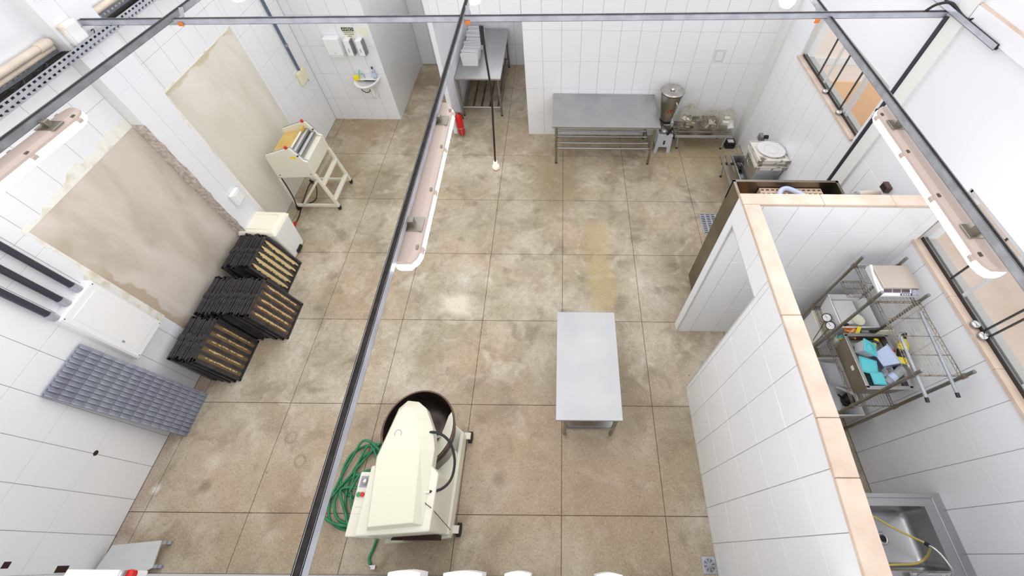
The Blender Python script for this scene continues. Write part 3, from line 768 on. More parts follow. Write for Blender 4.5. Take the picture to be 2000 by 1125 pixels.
for y in (3.785, 4.325):
    P('leg', MB().bar((-3.43, y, 0.74), (-3.365, y, 0.07), 0.045, 0.03, (0, 1, 0)), CREAM, t)
    P('leg', MB().bar((-3.94, y, 0.70), (-3.99, y, 0.07), 0.03, 0.03, (0, 1, 0)), CREAM, t)
    P('brace', MB().bar((-3.45, y, 0.62), (-3.89, y, 0.085), 0.035, 0.03, (0, 1, 0)), CREAM, t)
    P('foot_bar', MB().bar((-3.99, y, 0.085), (-3.38, y, 0.085), 0.03, 0.045, (0, 1, 0)), CREAM, t)
    for x in (-3.365, -3.99):
        f = P('caster_fork', MB().box(x - 0.02, x + 0.02, y - 0.02, y + 0.02, 0.04, 0.075), BLACK, t)
        P('caster_wheel', MB().cyl((x - 0.012, y, 0.03), 0.03, 0.024, 14, 'x'), RUBBER, f)
for z, x in ((0.52, -3.415), (0.20, -3.38)): P('cross_bar', MB().bar((x, 3.79, z), (x, 4.33, z), 0.06, 0.03, (1, 0, 0)), CREAM, t)
P('power_cable', MB().tube(spline([(-3.93, 3.79, 0.70), (-3.92, 3.77, 0.5), (-3.94, 3.76, 0.25), (-3.98, 3.74, 0.03), (-3.93, 3.85, 0.012), (-3.80, 3.95, 0.02), (-3.77, 4.08, 0.16), (-3.85, 4.12, 0.21), (-3.93, 4.0, 0.10), (-3.96, 3.8, 0.012), (-3.93, 3.62, 0.012), (-3.93, 3.5, 0.012)], 6), 0.008, 7), BLACK, t)
P('plug', MB().cyl((-3.93, 3.43, 0.025), 0.024, 0.08, 12, 'y', 0.018), RED, t, label='red industrial plug')

# ---- pedal bin
t = T('pedal_bin', 'white pedal bin with a cream lid beside the black tray stacks', 'bin', (-3.88, 3.05, 0))
rot = Matrix.Translation((-3.885, 3.035, 0)) @ Matrix.Rotation(math.radians(-2), 4, 'Z')
P('bin_body', MB().frus((-0.20, 0.20, -0.15, 0.15), 0.0, (-0.23, 0.245, -0.185, 0.185), 0.58).xf(rot), WHITE, t, bevel=0.03, seg=3)
P('lid', MB().frus((-0.25, 0.26, -0.20, 0.20), 0.575, (-0.22, 0.225, -0.17, 0.17), 0.64).xf(rot), OFFW, t, bevel=0.022, seg=3)
P('lid_top_rim', MB().tube([(-0.17, -0.12, 0.642), (0.17, -0.12, 0.642), (0.17, 0.12, 0.642), (-0.17, 0.12, 0.642)], 0.006, 6, closed=True).xf(rot), OFFW, t)
P('pedal', MB().box(0.18, 0.225, -0.06, 0.06, 0.02, 0.075).xf(rot), BLACK, t, bevel=0.006)

# ---- baguette trays, standing on edge in three stacks against the left wall
def gold_mat(name, wdt, gold, dark):
    m = bpy.data.materials.new(name); m.use_nodes = True
    nt = m.node_tree; n = nt.nodes; l = nt.links; bs = n['Principled BSDF']
    tc = n.new('ShaderNodeTexCoord'); sp_ = n.new('ShaderNodeSeparateXYZ'); l.new(tc.outputs['Generated'], sp_.inputs[0])
    def mth(op, a, b=None):
        x = n.new('ShaderNodeMath'); x.operation = op
        for i, v in enumerate((a, b)):
            if v is None: continue
            if isinstance(v, (int, float)): x.inputs[i].default_value = v
            else: l.new(v, x.inputs[i])
        return x.outputs[0]
    d = mth('ABSOLUTE', mth('SUBTRACT', sp_.outputs[1], 0.55))
    no = n.new('ShaderNodeTexNoise'); no.inputs['Scale'].default_value = 34; no.inputs['Detail'].default_value = 6
    g = n.new('ShaderNodeNewGeometry'); l.new(g.outputs['Position'], no.inputs['Vector'])
    d = mth('ADD', d, mth('MULTIPLY', mth('SUBTRACT', no.outputs['Fac'], 0.5), 0.55))
    ends = mth('ABSOLUTE', mth('SUBTRACT', sp_.outputs[2], 0.5))
    d = mth('ADD', d, mth('MULTIPLY', mth('MAXIMUM', mth('SUBTRACT', ends, 0.36), 0.0), 2.0))
    r = n.new('ShaderNodeMapRange'); r.inputs['From Min'].default_value = wdt - 0.03; r.inputs['From Max'].default_value = wdt + 0.03
    l.new(d, r.inputs['Value'])
    mx = n.new('ShaderNodeMix'); mx.data_type = 'RGBA'; l.new(r.outputs[0], mx.inputs[0])
    mx.inputs[6].default_value = lin(gold); mx.inputs[7].default_value = lin(dark); l.new(mx.outputs[2], bs.inputs['Base Color'])
    bs.inputs['Roughness'].default_value = 0.4; bs.inputs['Metallic'].default_value = 0.35
    return m
GOLD_C = gold_mat('worn_gold_channel', 0.34, (226, 208, 152), (58, 46, 34))
GOLD_B = gold_mat('half_worn_channel', 0.14, (222, 194, 142), (108, 86, 70))
GOLD_A = gold_mat('dark_lined_channel', 0.07, (226, 204, 146), (122, 102, 76))  # dark channel with a thin gold line along its middle
TW, TH, TT = 0.475, 0.66, 0.014
def tray_frame():
    mb = MB()
    mb.box(-TT, 0.004, -TW / 2, -TW / 2 + 0.022, 0, TH); mb.box(-TT, 0.004, TW / 2 - 0.022, TW / 2, 0, TH)
    mb.box(-TT, 0.004, -TW / 2, TW / 2, 0, 0.02); mb.box(-TT, 0.004, -TW / 2, TW / 2, TH - 0.022, TH)
    return mb
def chan(y0, y1, nseg=8, d=0.022):
    return MB().surf(lambda u, v: (0.0 - d + d * math.sin(math.pi * u), y0 + (y1 - y0) * u, 0.03 + (TH - 0.06) * v), nseg, 4)
def tray_plain_mesh():
    mb = tray_frame()
    mb.surf(lambda u, v: (-0.011 + 0.010 * math.sin(2 * math.pi * 5 * u), -TW / 2 + 0.02 + (TW - 0.04) * u, 0.02 + (TH - 0.04) * v), 20, 1)
    mb.box(-TT - 0.004, 0.006, -0.03, 0.03, TH - 0.004, TH + 0.008)
    return mb.mesh('baguette_tray')
PLAIN = tray_plain_mesh(); PLAIN.materials.append(TRAYBLK)
FRAME = tray_frame().box(-TT - 0.004, 0.006, -0.03, 0.03, TH - 0.004, TH + 0.008).mesh('tray_frame'); FRAME.materials.append(TRAYBLK)
CW = (TW - 0.05) / 5
CHM = {}
for i, gm in enumerate((GOLD_A, GOLD_B, GOLD_C)):
    for k in range(5):
        me = chan(-TW / 2 + 0.025 + CW * k + 0.005, -TW / 2 + 0.025 + CW * (k + 1) - 0.005).mesh('tray_channel'); me.materials.append(gm); CHM[i, k] = me
BACKM = MB().box(-TT - 0.001, -TT + 0.003, -TW / 2 + 0.01, TW / 2 - 0.01, 0.01, TH - 0.01).mesh('tray_back'); BACKM.materials.append(TRAYBLK)
stacks = [  # base x of the wall-side tray, base x of the front tray, y centre, count, lean, name
    (-3.99, -3.665, 1.465, 13, 9.0, 'front', 'near'),
    (-3.98, -3.325, 1.965, 25, 12.5, 'middle', 'middle'),
    (-3.96, -3.585, 2.585, 13, 14.0, 'back', 'far')]
for si, (xa, xb, yc, cnt, lean, nm, _) in enumerate(stacks):
    rd = random.Random(si + 20)
    for k in range(cnt):
        f = k / (cnt - 1); x = xa + (xb - xa) * f
        last = k == cnt - 1
        rotv = (0, -math.radians(lean * (0.35 + 0.65 * f) + rd.uniform(-0.6, 0.6)), rd.uniform(-0.012, 0.012) if not last else 0)
        o = bpy.data.objects.new('baguette_tray', FRAME if last else PLAIN); C.objects.link(o)
        o.location = (x, yc + (0 if last else rd.uniform(-0.022, 0.022)), 0.0); o.rotation_euler = rotv
        if last:
            tag(o, {'front': 'dark baguette tray with thin gold lines facing out of the frontmost stack', 'middle': 'brown and gold streaked baguette tray facing out of the middle stack',
                    'back': 'gold-worn baguette tray facing out of the stack beside the pedal bin'}[nm], 'baguette tray', 'baguette trays stacked on edge by the left wall')
            b_ = bpy.data.objects.new('tray_back', BACKM); C.objects.link(b_); b_.parent = o
            for q in range(5):
                c_ = bpy.data.objects.new('tray_channel', CHM[si, q]); C.objects.link(c_); c_.parent = o
        else:
            tag(o, {'front': 'black baguette tray on edge inside the short stack nearest the grey plastic panel', 'middle': 'black baguette tray on edge inside the thick middle stack',
                    'back': 'black baguette tray on edge inside the stack beside the pedal bin'}[nm], 'baguette tray', 'baguette trays in the %s stack' % nm)

# ---- grey formed plastic panel leaning on the left wall
t = T('formed_plastic_panel', 'grey plastic panel of moulded scoop pockets leaning against the tiled wall', 'plastic panel', (-4.0, 0.86, 0))
# frame: foot at x=-3.985, top at x=-4.135; rows along the height, columns across
H_ = 1.45; foot = Vector((-3.975, 0, 0.0)); top = Vector((-4.132, 0, H_))
dv = (top - foot).normalized(); nv = dv.cross(Vector((0, 1, 0))); nv = nv if nv.x > 0 else -nv
def PP(u, v, n): return foot + dv * (v * H_) + Vector((0, 0.655 + 0.43 * u, 0)) + nv * n
sh = MB(); 
for n0, n1 in ((0.0, 0.006),):
    c8 = [PP(0, 0, n0), PP(1, 0, n0), PP(1, 1, n0), PP(0, 1, n0), PP(0, 0, n1), PP(1, 0, n1), PP(1, 1, n1), PP(0, 1, n1)]
    sh.add(c8, [(0, 3, 2, 1), (4, 5, 6, 7), (0, 1, 5, 4), (1, 2, 6, 5), (2, 3, 7, 6), (3, 0, 4, 7)])
P('backing_sheet', sh, GREYTRAY, t)
NR, NC = 13, 11
def pocket(u0, u1, v0, v1):
    # roof-tile like scoop: steep scalloped lip on the low side, hollow behind it, raised divider at each end
    mb = MB(); N = 6; rows = []
    for uu, nn, sc in ((0.02, 0.004, 0.0), (0.10, 0.034, 0.10), (0.26, 0.036, 0.10), (0.46, 0.012, 0.04), (1.0, 0.006, 0.0)):
        r = []
        for i in range(N + 1):
            s_ = i / N; bul = math.sin(math.pi * s_)
            r.append(PP(u0 + (u1 - u0) * (uu - sc * bul + 0.05), v0 + (v1 - v0) * (0.03 + 0.94 * s_), nn * (0.45 + 0.55 * bul) + 0.003))
        rows.append(r)
    vs = [p for r in rows for p in r]; w_ = N + 1
    mb.add(vs, [(j * w_ + i, j * w_ + i + 1, (j + 1) * w_ + i + 1, (j + 1) * w_ + i) for j in range(4) for i in range(N)], False)
    a, b = PP(u0 + (u1 - u0) * 0.1, v0, 0.010), PP(u1, v0, 0.008)
    mb.bar(a, b, 0.005, 0.02, tuple(dv))
    return mb
for j in range(NR):
    for i in range(NC):
        P('pocket', pocket(i / NC, (i + 1) / NC, j / NR, (j + 1) / NR), GREYTRAY, t)

# ---- white electrical cabinet with three black pipes
t = T('electrical_cabinet', 'flat white metal cabinet on the left wall below three black pipes', 'electrical cabinet', (XL, 1.34, 1.33))
P('cabinet_box', MB().box(XL, -4.075, 1.15, 1.525, 0.91, 1.75), WHITE, t, bevel=0.004)
d_ = P('cabinet_door', MB().box(-4.075, -4.066, 1.16, 1.515, 0.92, 1.74), WHITE, t, bevel=0.002)
P('door_panel', MB().box(-4.066, -4.062, 1.205, 1.47, 0.985, 1.675), WHITE, d_, bevel=0.001)
P('keyhole', MB().box(-4.063, -4.059, 1.21, 1.225, 1.15, 1.18), GALV, d_)
for y in (1.175, 1.50):
    for z in (0.935, 1.725): P('screw', MB().cyl((-4.067, y, z), 0.005, 0.003, 8, 'x'), BLACK, d_)
lbs = ['black conduit pipe nearest the rendered patch above the white cabinet', 'middle one of the three black conduit pipes above the white cabinet', 'black conduit pipe farthest from the rendered patch above the white cabinet']
for k, y in enumerate((1.43, 1.298, 1.167)):
    p_ = T('conduit_pipe', lbs[k], 'pipe', (-4.10, y, 1.77), 'three black conduits on the left wall')
    P('pipe', MB().tube([(-4.105, y, 1.82), (-4.105, y, 3.05)], 0.024, 12), PIPE, p_)
    P('threaded_collar', MB().tube([(-4.105, y, 1.752), (-4.105, y, 1.83)], 0.029, 12), GALV_L, p_)

# ---- pale board with a caster lying low in the near left corner
t = T('platform_trolley', 'pale grey board on small casters in the near left corner of the floor', 'trolley', (-3.83, -0.33, 0))
P('board', MB().prism([(-4.06, -0.255), (-3.64, -0.217), (-3.61, -0.41), (-3.66, -0.435), (-4.10, -0.435)], 'z', 0.075, 0.095), PALEBOARD, t, bevel=0.004)
for x, y in ((-3.615, -0.232), (-3.60, -0.40), (-4.0, -0.28)):
    f = P('caster_fork', MB().box(x - 0.012, x + 0.012, y - 0.012, y + 0.012, 0.04, 0.076), GALV, t)
    P('caster_wheel', MB().cyl((x - 0.0, y - 0.012, 0.026), 0.026, 0.024, 14, 'y'), GREYTRAY, f)
# ---- wash basin corner on the nib wall
t = T('wash_basin', 'small white wall-hung wash basin under the soap dispensers', 'wash basin', (-3.27, 5.92, 0.87))
half = lambda r, ry, z, n=18: [(-3.27 + r * math.cos(math.pi + math.pi * i / n), 5.915 + ry * math.sin(math.pi + math.pi * i / n), z) for i in range(n + 1)]
P('basin_bowl', MB().loft([half(0.10, 0.12, 0.74), half(0.17, 0.24, 0.80), half(0.205, 0.30, 0.86), half(0.215, 0.315, 0.885), half(0.19, 0.28, 0.885), half(0.15, 0.2, 0.83), half(0.06, 0.08, 0.80)], smooth=True), WHITE, t)
P('basin_shelf', MB().box(-3.47, -3.07, 5.84, 5.918, 0.868, 0.888), WHITE, t, bevel=0.005)
P('waste_pipe', MB().tube([(-3.22, 5.80, 0.76), (-3.22, 5.80, 0.58), (-3.22, 5.84, 0.54), (-3.22, 5.91, 0.56)], 0.024, 10), WHITE, t)
P('supply_hose', MB().tube(spline([(-3.40, 5.80, 0.77), (-3.385, 5.80, 0.70), (-3.33, 5.80, 0.66), (-3.27, 5.80, 0.68), (-3.26, 5.81, 0.71)], 5), 0.007, 7), BLACK, t)
P('tap', MB().tube(spline([(-3.30, 5.88, 0.885), (-3.30, 5.87, 0.97), (-3.30, 5.80, 1.0), (-3.30, 5.76, 0.96)], 4), 0.011, 8), CHROME, t)
o = T('sponge', 'yellow sponge with a brush on the left of the small wash basin', 'sponge', (-3.41, 5.84, 0.89))
P('sponge_block', MB().box(-3.455, -3.365, 5.80, 5.86, 0.889, 0.96), YELLOW, o, bevel=0.01)
P('brush_handle', MB().bar((-3.38, 5.86, 0.90), (-3.36, 5.90, 1.02), 0.015, 0.01), TEAL, o)
o = T('soap_bottle', 'clear bottle with dark blue cap on the right of the small wash basin', 'bottle', (-3.12, 5.87, 0.888))
P('bottle_body', MB().lathe([(0, 0), (0.03, 0), (0.032, 0.02), (0.032, 0.13), (0.013, 0.165), (0.013, 0.18)], (-3.12, 5.87, 0.888), 16), CLEAR, o)
P('bottle_label', MB().lathe([(0.033, 0.045), (0.033, 0.115)], (-3.12, 5.87, 0.888), 16), LBLUE, o)
P('bottle_cap', MB().cyl((-3.12, 5.87, 1.066), 0.016, 0.03, 12), KEYPAD, o)
t = T('paper_towel_dispenser', 'wide white paper towel dispenser on the tiled nib wall', 'dispenser', (-3.57, 5.92, 1.3))
P('dispenser_case', MB().box(-3.69, -3.455, 5.80, 5.92, 1.32, 1.61), WHITE, t, bevel=0.02, seg=3)
P('paper_slot', MB().box(-3.685, -3.46, 5.815, 5.915, 1.295, 1.318), WHITE, t, bevel=0.004)
P('key_slot', MB().box(-3.565, -3.56, 5.797, 5.80, 1.36, 1.39), GALV, t)
for k, (x, lb) in enumerate(((-3.335, 'white and grey soap dispenser directly under the notice sign'), (-3.155, 'white and grey soap dispenser nearest the wall corner'))):
    t = T('soap_dispenser', lb, 'dispenser', (x, 5.92, 1.32), 'soap dispensers above the wash basin')
    P('dispenser_back', MB().box(x + 0.025, x + 0.055, 5.82, 5.92, 1.32, 1.565), GALV_D, t, bevel=0.006)
    P('dispenser_cover', MB().box(x - 0.055, x + 0.04, 5.815, 5.92, 1.315, 1.575), WHITE, t, bevel=0.014, seg=3)
    P('level_window', MB().box(x - 0.015, x - 0.009, 5.812, 5.816, 1.38, 1.44), BLACK, t)
t = T('notice_sign', 'cream notice sign with black AVISO heading above the soap dispensers', 'sign', (-3.295, 5.92, 1.65))
P('sign_plate', MB().box(-3.385, -3.205, 5.916, 5.9195, 1.565, 1.73), PAPERY, t)
P('sign_heading', MB().box(-3.385, -3.205, 5.9145, 5.916, 1.672, 1.73), INK, t)
text('AVISO', 0.058, PAPERY, t, (-3.295, 5.913, 1.70), (math.pi / 2, 0, 0))
for k, s_ in enumerate(('MANTENHA AS', 'MÃOS SEMPRE', 'LIMPAS')): text(s_, 0.023, INK, t, (-3.295, 5.914, 1.65 - 0.029 * k), (math.pi / 2, 0, 0))
o = P('paper_notice', MB().box(-3.16, -3.0, 5.917, 5.9195, 1.6, 1.74), PAPERY, loc=(-3.08, 5.92, 1.67)); tag(o, 'blank faded cream paper sheet beside the black-headed notice sign', 'paper')
o = T('paper_sheet', 'pale blue printed sheet in a clear pocket high on the back wall', 'paper', (2.29, YB, 1.52))
P('pocket', MB().box(2.235, 2.40, YB - 0.003, YB - 0.0005, 1.44, 1.64), POCKET, o); P('printed_area', MB().box(2.265, 2.365, YB - 0.0045, YB - 0.003, 1.47, 1.61), PAPERB, o)
# conduit and yellowed switch on the left wall
t = T('wall_conduit', 'blue-grey conduit running down the left wall to a yellowed switch box', 'conduit', (XL, 5.585, 1.2))
P('conduit_tube', MB().tube([(-4.125, 5.588, 3.1), (-4.125, 5.582, 1.21)], 0.02, 10), PIPE_B, t)
P('conduit_clip', MB().tube([(-4.125, 5.586, 1.60), (-4.125, 5.586, 1.64)], 0.026, 10), GALV, t)
t = T('switch_box', 'yellowed plastic switch box at the end of the wall conduit', 'switch box', (XL, 5.58, 1.1))
P('box_body', MB().box(XL, -4.10, 5.47, 5.69, 1.0, 1.21), YELLOWED, t, bevel=0.012)
P('rocker', MB().box(-4.10, -4.092, 5.56, 5.60, 1.06, 1.15), YELLOWED, t, bevel=0.003)
P('wire_end', MB().tube([(-4.095, 5.62, 1.02), (-4.09, 5.64, 0.985)], 0.004, 5), BLACK, t)
t = T('switch_box', 'plain white switch box low on the left pillar between the rendered patches', 'switch box', (-4.03, 3.12, 1.03))
P('box_body', MB().box(-4.03, -3.98, 3.035, 3.195, 0.945, 1.125), WHITE, t, bevel=0.014, seg=3)
P('face_plate', MB().box(-3.98, -3.974, 3.06, 3.17, 0.97, 1.10), WHITE, t, bevel=0.003)
# fire extinguisher on its wire stand
t = T('fire_extinguisher', 'red fire extinguisher on a wire stand at the foot of the pier', 'fire extinguisher', (-1.775, 5.49, 0))
P('cylinder', MB().lathe([(0, 0.05), (0.05, 0.05), (0.06, 0.07), (0.06, 0.40), (0.045, 0.45), (0.02, 0.475), (0.018, 0.49), (0, 0.49)], (-1.775, 5.49, 0), 20), RED, t)
P('valve_lever', MB().bar((-1.775, 5.49, 0.50), (-1.85, 5.45, 0.535), 0.018, 0.012).bar((-1.775, 5.49, 0.49), (-1.84, 5.45, 0.50), 0.018, 0.01).cyl((-1.775, 5.49, 0.48), 0.016, 0.03, 10), CHROME, t)
P('discharge_hose', MB().tube(spline([(-1.77, 5.48, 0.50), (-1.72, 5.46, 0.51), (-1.69, 5.44, 0.46), (-1.69, 5.45, 0.40)], 5), 0.01, 8), BLACK, t)
P('band', MB().lathe([(0.0612, 0.20), (0.0612, 0.21)], (-1.775, 5.49, 0), 20), GALV_L, t)
st = MB()
for a in (-2.4, -1.3, -0.2, 1.2):
    st.tube([(-1.775 + 0.062 * math.cos(a), 5.49 + 0.062 * math.sin(a), 0.21), (-1.775 + 0.12 * math.cos(a), 5.49 + 0.12 * math.sin(a), 0.004)], 0.004, 5)
P('wire_stand', st, GALV, t)
P('wall_plate', MB().box(-1.935, -1.86, 5.545, 5.552, 0.0, 0.10), WHITE, t)

# ---- overhead: cross rail, three long rails, lamps
def channel(mb_, p, q, wdt=0.032, h=0.048, th=0.003, side=None):
    """open-topped strut channel between two points"""
    p = Vector(p); q = Vector(q); d = (q - p).normalized(); a = d.cross(Vector((0, 0, 1))).normalized(); b = a.cross(d)
    def bx(o1, o2, n1, n2):
        vs = []
        for e in (p, q):
            for (o_, n_) in ((o1, n1), (o2, n1), (o2, n2), (o1, n2)): vs.append(e + a * o_ + b * n_)
        mb_.add(vs, [(0, 1, 2, 3), (7, 6, 5, 4), (0, 4, 5, 1), (1, 5, 6, 2), (2, 6, 7, 3), (3, 7, 4, 0)])
    w2 = wdt / 2
    bx(-w2, w2, 0, th); bx(-w2, -w2 + th, 0, h); bx(w2 - th, w2, 0, h)
    bx(-w2, -w2 + 0.004, h - th, h); bx(w2 - 0.004, w2, h - th, h)
    return mb_
def rail(label, p, q, m, group=None, cable=True):
    t = T('strut_rail', label, 'rail', ((p[0] + q[0]) / 2, (p[1] + q[1]) / 2, (p[2] + q[2]) / 2), group)
    P('channel', channel(MB(), p, q), m, t)
    if cable:
        P('cable_shade_fill', MB().bar(Vector(p) + Vector((0, 0, 0.026)), Vector(q) + Vector((0, 0, 0.026)), 0.0255, 0.034, (1, 0, 0) if abs(q[0] - p[0]) < 1 else (0, 1, 0)), DARK, t)  # dark bar paints the shade inside the open channel, together with its cables
    return t
rail('long grey strut rail crossing the whole room from wall to wall', (-4.06, 3.13, 3.178), (3.05, 3.13, 3.325), GALV_L)
rl = [('grey strut rail on the left carrying a lamp above the rendered patches', (-3.225, 3.6, 3.225), (-3.50, -0.45, 3.225), GALV_D),
      ('brown-topped strut rail running down the middle of the room', (-0.862, 4.0, 3.255), (-0.825, -0.45, 3.255), GALV_L),
      ('grey strut rail on the right carrying a lamp above the scullery', (2.13, 4.0, 3.29), (2.10, -0.45, 3.24), GALV)]
for lb, p, q, m in rl: rail(lb, p, q, m)
for k, (x, z, lb) in enumerate(((-3.19, 3.20, 'orange fixing clip on the cross rail beside the left long rail'), (-0.815, 3.24, 'orange fixing clip on the cross rail beside the middle long rail'), (2.03, 3.285, 'orange fixing clip on the cross rail beside the right long rail'))):
    o = T('rail_clip', lb, 'clip', (x, 3.10, z), 'rail clips')
    P('clip_body', MB().box(x - 0.022, x + 0.022, 3.102, 3.108, z - 0.012, z + 0.022), ORANGE, o, bevel=0.003)
    P('hanger_strip', MB().bar((x + 0.02, 3.14, z + 0.03), (x - 0.01, 3.22, z + 0.09), 0.03, 0.004), GALV, o)
def lamp(label, p, q, off=0.0, wide=0.14):
    """sealed batten lamp hanging under a rail: opaque body above, lit diffuser below"""
    p = Vector(p); q = Vector(q); d = (q - p).normalized(); a = d.cross(Vector((0, 0, 1))).normalized()
    t = T('batten_lamp', label, 'lamp', (p + q) / 2, 'sealed batten lamps under the rails')
    def ring(e, prof): return [e + a * (off + u) + Vector((0, 0, z)) for u, z in prof]
    w2 = wide / 2
    top = [(-w2, -0.032), (-w2 * 0.95, -0.016), (-w2 * 0.6, 0.0), (w2 * 0.6, 0.0), (w2 * 0.95, -0.016), (w2, -0.032)]
    bot = [(w2, -0.033), (w2 * 1.08, -0.052), (w2 * 1.04, -0.075), (w2 * 0.7, -0.095), (-w2 * 0.7, -0.095), (-w2 * 1.04, -0.075), (-w2 * 1.08, -0.052), (-w2, -0.033)]
    def lay(prof, s):
        out = []
        L = (q - p).length; steps = [(0.0, 0.55), (0.03, 0.85), (0.07, 1.0), (L - 0.07, 1.0), (L - 0.03, 0.85), (L, 0.55)]
        for dist, k in steps: out.append(ring(p + d * dist, [(u * k, z * (0.75 + 0.25 * k)) for u, z in prof]))
        return out
    P('lamp_body', MB().loft(lay(top, 1), smooth=False), LAMP_BODY, t)
    P('lit_diffuser', MB().loft(lay(bot, 1), smooth=False), LAMP, t, label='bright lit diffuser')
    L = (q - p).length
    for f in (0.06, 0.34, 0.62, 0.93):
        for sg in (-1, 1):
            e = p + d * (L * f) + a * (off + sg * w2 * 0.97) + Vector((0, 0, -0.045))
            P('latch', MB().box(e.x - 0.012, e.x + 0.012, e.y - 0.02, e.y + 0.02, e.z - 0.012, e.z + 0.014), LAMP_BODY, t, bevel=0.003, seg=1)
            e = p + d * (L * f) + a * (off + sg * w2 * 0.72) + Vector((0, 0, -0.010))
            P('latch_recess', MB().box(e.x - 0.010, e.x + 0.010, e.y - 0.012, e.y + 0.012, e.z - 0.003, e.z + 0.0065), STEEL_F, t)
    for f in (0.15, 0.82):
        e = p + d * (L * f) + a * off
        P('hanger_clamp', MB().box(e.x - w2 * 0.9, e.x + w2 * 0.9, e.y - 0.045, e.y + 0.045, e.z - 0.004, e.z + 0.006).box(e.x - 0.02, e.x + 0.02, e.y - 0.018, e.y + 0.018, e.z, e.z + 0.045), STEEL_D, t, bevel=0.002, seg=1)
    return t
lamp('lit batten lamp hanging under the middle rail over the floor', (-0.83, 2.05, 3.235), (-0.805, 0.80, 3.235), 0.0)
lamp('lit batten lamp under the right rail above the scullery window', (2.13, 2.06, 3.235), (2.115, 0.80, 3.22), 0.0)
lamp('lit batten lamp under the left rail above the rendered patch', (-3.285, 2.0, 3.20), (-3.375, 0.75, 3.20), 0.0)
# round bulbs that just show at the top edge of the picture
for k, (x, lb) in enumerate(((-3.12, 'white round bulb hanging beside the left rail'), (-0.88, 'white round bulb hanging beside the middle rail'), (2.09, 'white round bulb hanging beside the right rail'))):
    t = T('bulb_lamp', lb, 'lamp', (x, 3.82, 3.2), 'round bulbs on the rails')
    P('bulb', MB().lathe([(0, -0.09), (0.05, -0.08), (0.075, -0.035), (0.07, 0.01), (0.03, 0.04), (0, 0.045)], (x, 3.82, 3.16), 20), BULB, t)
    P('holder', MB().cyl((x, 3.82, 3.20), 0.025, 0.05, 12), WHITE, t)
# short rail along the right wall, dark conduit down to the sill, cable whip
t = rail('short open strut rail fixed along the top of the right wall', (3.045, 3.6, 3.375), (3.045, 2.535, 3.375), GALV_L)
P('cable_bundle', MB().tube(spline([(2.86, 3.14, 3.34), (2.92, 3.13, 3.42), (3.0, 3.10, 3.45), (3.045, 3.04, 3.42), (3.05, 2.92, 3.41), (3.06, 2.87, 3.44)], 5), 0.011, 7), BLACK, t)
t = T('wall_conduit', 'dark conduit running down the right wall from the cross rail', 'conduit', (3.055, 3.10, 1.4))
P('conduit_tube', MB().tube([(3.05, 3.10, 3.34), (3.05, 3.10, 1.30)], 0.02, 10), PIPE, t)
P('conduit_clip', MB().box(3.03, 3.08, 3.075, 3.125, 2.40, 2.43), BLACK, t)
# hanging cable with a white socket
t = T('hanging_cable', 'black cable hanging from the cross rail with a white socket end', 'cable', (-0.76, 3.10, 1.6))
P('cable', MB().tube(spline([(-0.70, 3.11, 3.22), (-0.705, 3.095, 3.0), (-0.70, 3.09, 2.6), (-0.735, 3.10, 2.1), (-0.765, 3.10, 1.68)], 6), 0.010, 8), BLACK, t)
P('cable_sleeve', MB().tube([(-0.715, 3.11, 3.22), (-0.72, 3.10, 3.06)], 0.014, 8), BLACK, t)
P('socket', MB().lathe([(0, 0.08), (0.022, 0.08), (0.024, 0.03), (0.04, 0.02), (0.042, -0.02), (0.034, -0.03), (0, -0.03)], (-0.765, 3.10, 1.61), 16), OFFW, t)
P('socket_ring', MB().lathe([(0.036, -0.03), (0.04, -0.034), (0.034, -0.04), (0, -0.04)], (-0.765, 3.10, 1.61), 16), REDP, t)

# ---- perforated cable tray along the left wall, with pipes behind
def perforated(fn, n, rows, w0, w1):
    """strip with n x rows real slots; fn(s, t) -> point"""
    mb = MB(); 
    us = []; 
    for i in range(n): us += [(i / n, False), ((i + w0) / n, True), ((i + 1 - w0) / n, False)]
    us = [u for u, _ in us] + [1.0]
    vs = []
    for j in range(rows): vs += [j / rows, (j + w1) / rows, (j + 1 - w1) / rows]
    vs.append(1.0)
    nu = len(us)
    pts = [fn(u, v) for v in vs for u in us]
    fs = []
    for j in range(len(vs) - 1):
        for i in range(nu - 1):
            if i % 3 == 1 and j % 3 == 1: continue
            fs.append((j * nu + i, j * nu + i + 1, (j + 1) * nu + i + 1, (j + 1) * nu + i))
    return mb.add(pts, fs)
TY0, TY1, TZ0, TZ1, TX = 1.2, 5.9, 3.045, 3.125, -3.96
t = T('cable_tray', 'perforated metal cable tray full of cables along the left wall', 'cable tray', (-4.05, 3.5, 3.04))
L = TY1 - TY0
P('side_flange', perforated(lambda s, v: (TX, TY0 + L * s, TZ0 + (TZ1 - TZ0) * v), 94, 2, 0.24, 0.30), GALV_L, t)
P('tray_floor', perforated(lambda s, v: (TX - 0.19 * v, TY0 + L * s, TZ0), 94, 3, 0.24, 0.30), GALV, t)
P('back_flange', perforated(lambda s, v: (TX - 0.185, TY0 + L * s, TZ0 + (TZ1 - TZ0) * v), 94, 2, 0.24, 0.30), GALV, t)
rd = random.Random(2)
for k in range(7):
    x = TX - 0.02 - 0.024 * k
    pts = [(x + rd.uniform(-0.012, 0.012), TY0 + L * i / 18, TZ0 + 0.015 + rd.uniform(0, 0.025)) for i in range(19)]
    P('cable', MB().tube(spline(pts, 3), 0.010, 6), DARK if k % 3 else BLACK, t)
for k in range(3):
    c_ = (TX - 0.06, 2.35 + 0.22 * k + (0.3 if k == 2 else 0), TZ0 + 0.06)
    P('loose_cable_loop', MB().tube(spline([(c_[0] + 0.05 * math.cos(a), c_[1] + 0.06 * math.sin(a), c_[2] + 0.03 * math.sin(a * 1.5)) for a in [i * 0.7 for i in range(9)]], 3), 0.004, 5), BLACK, t)
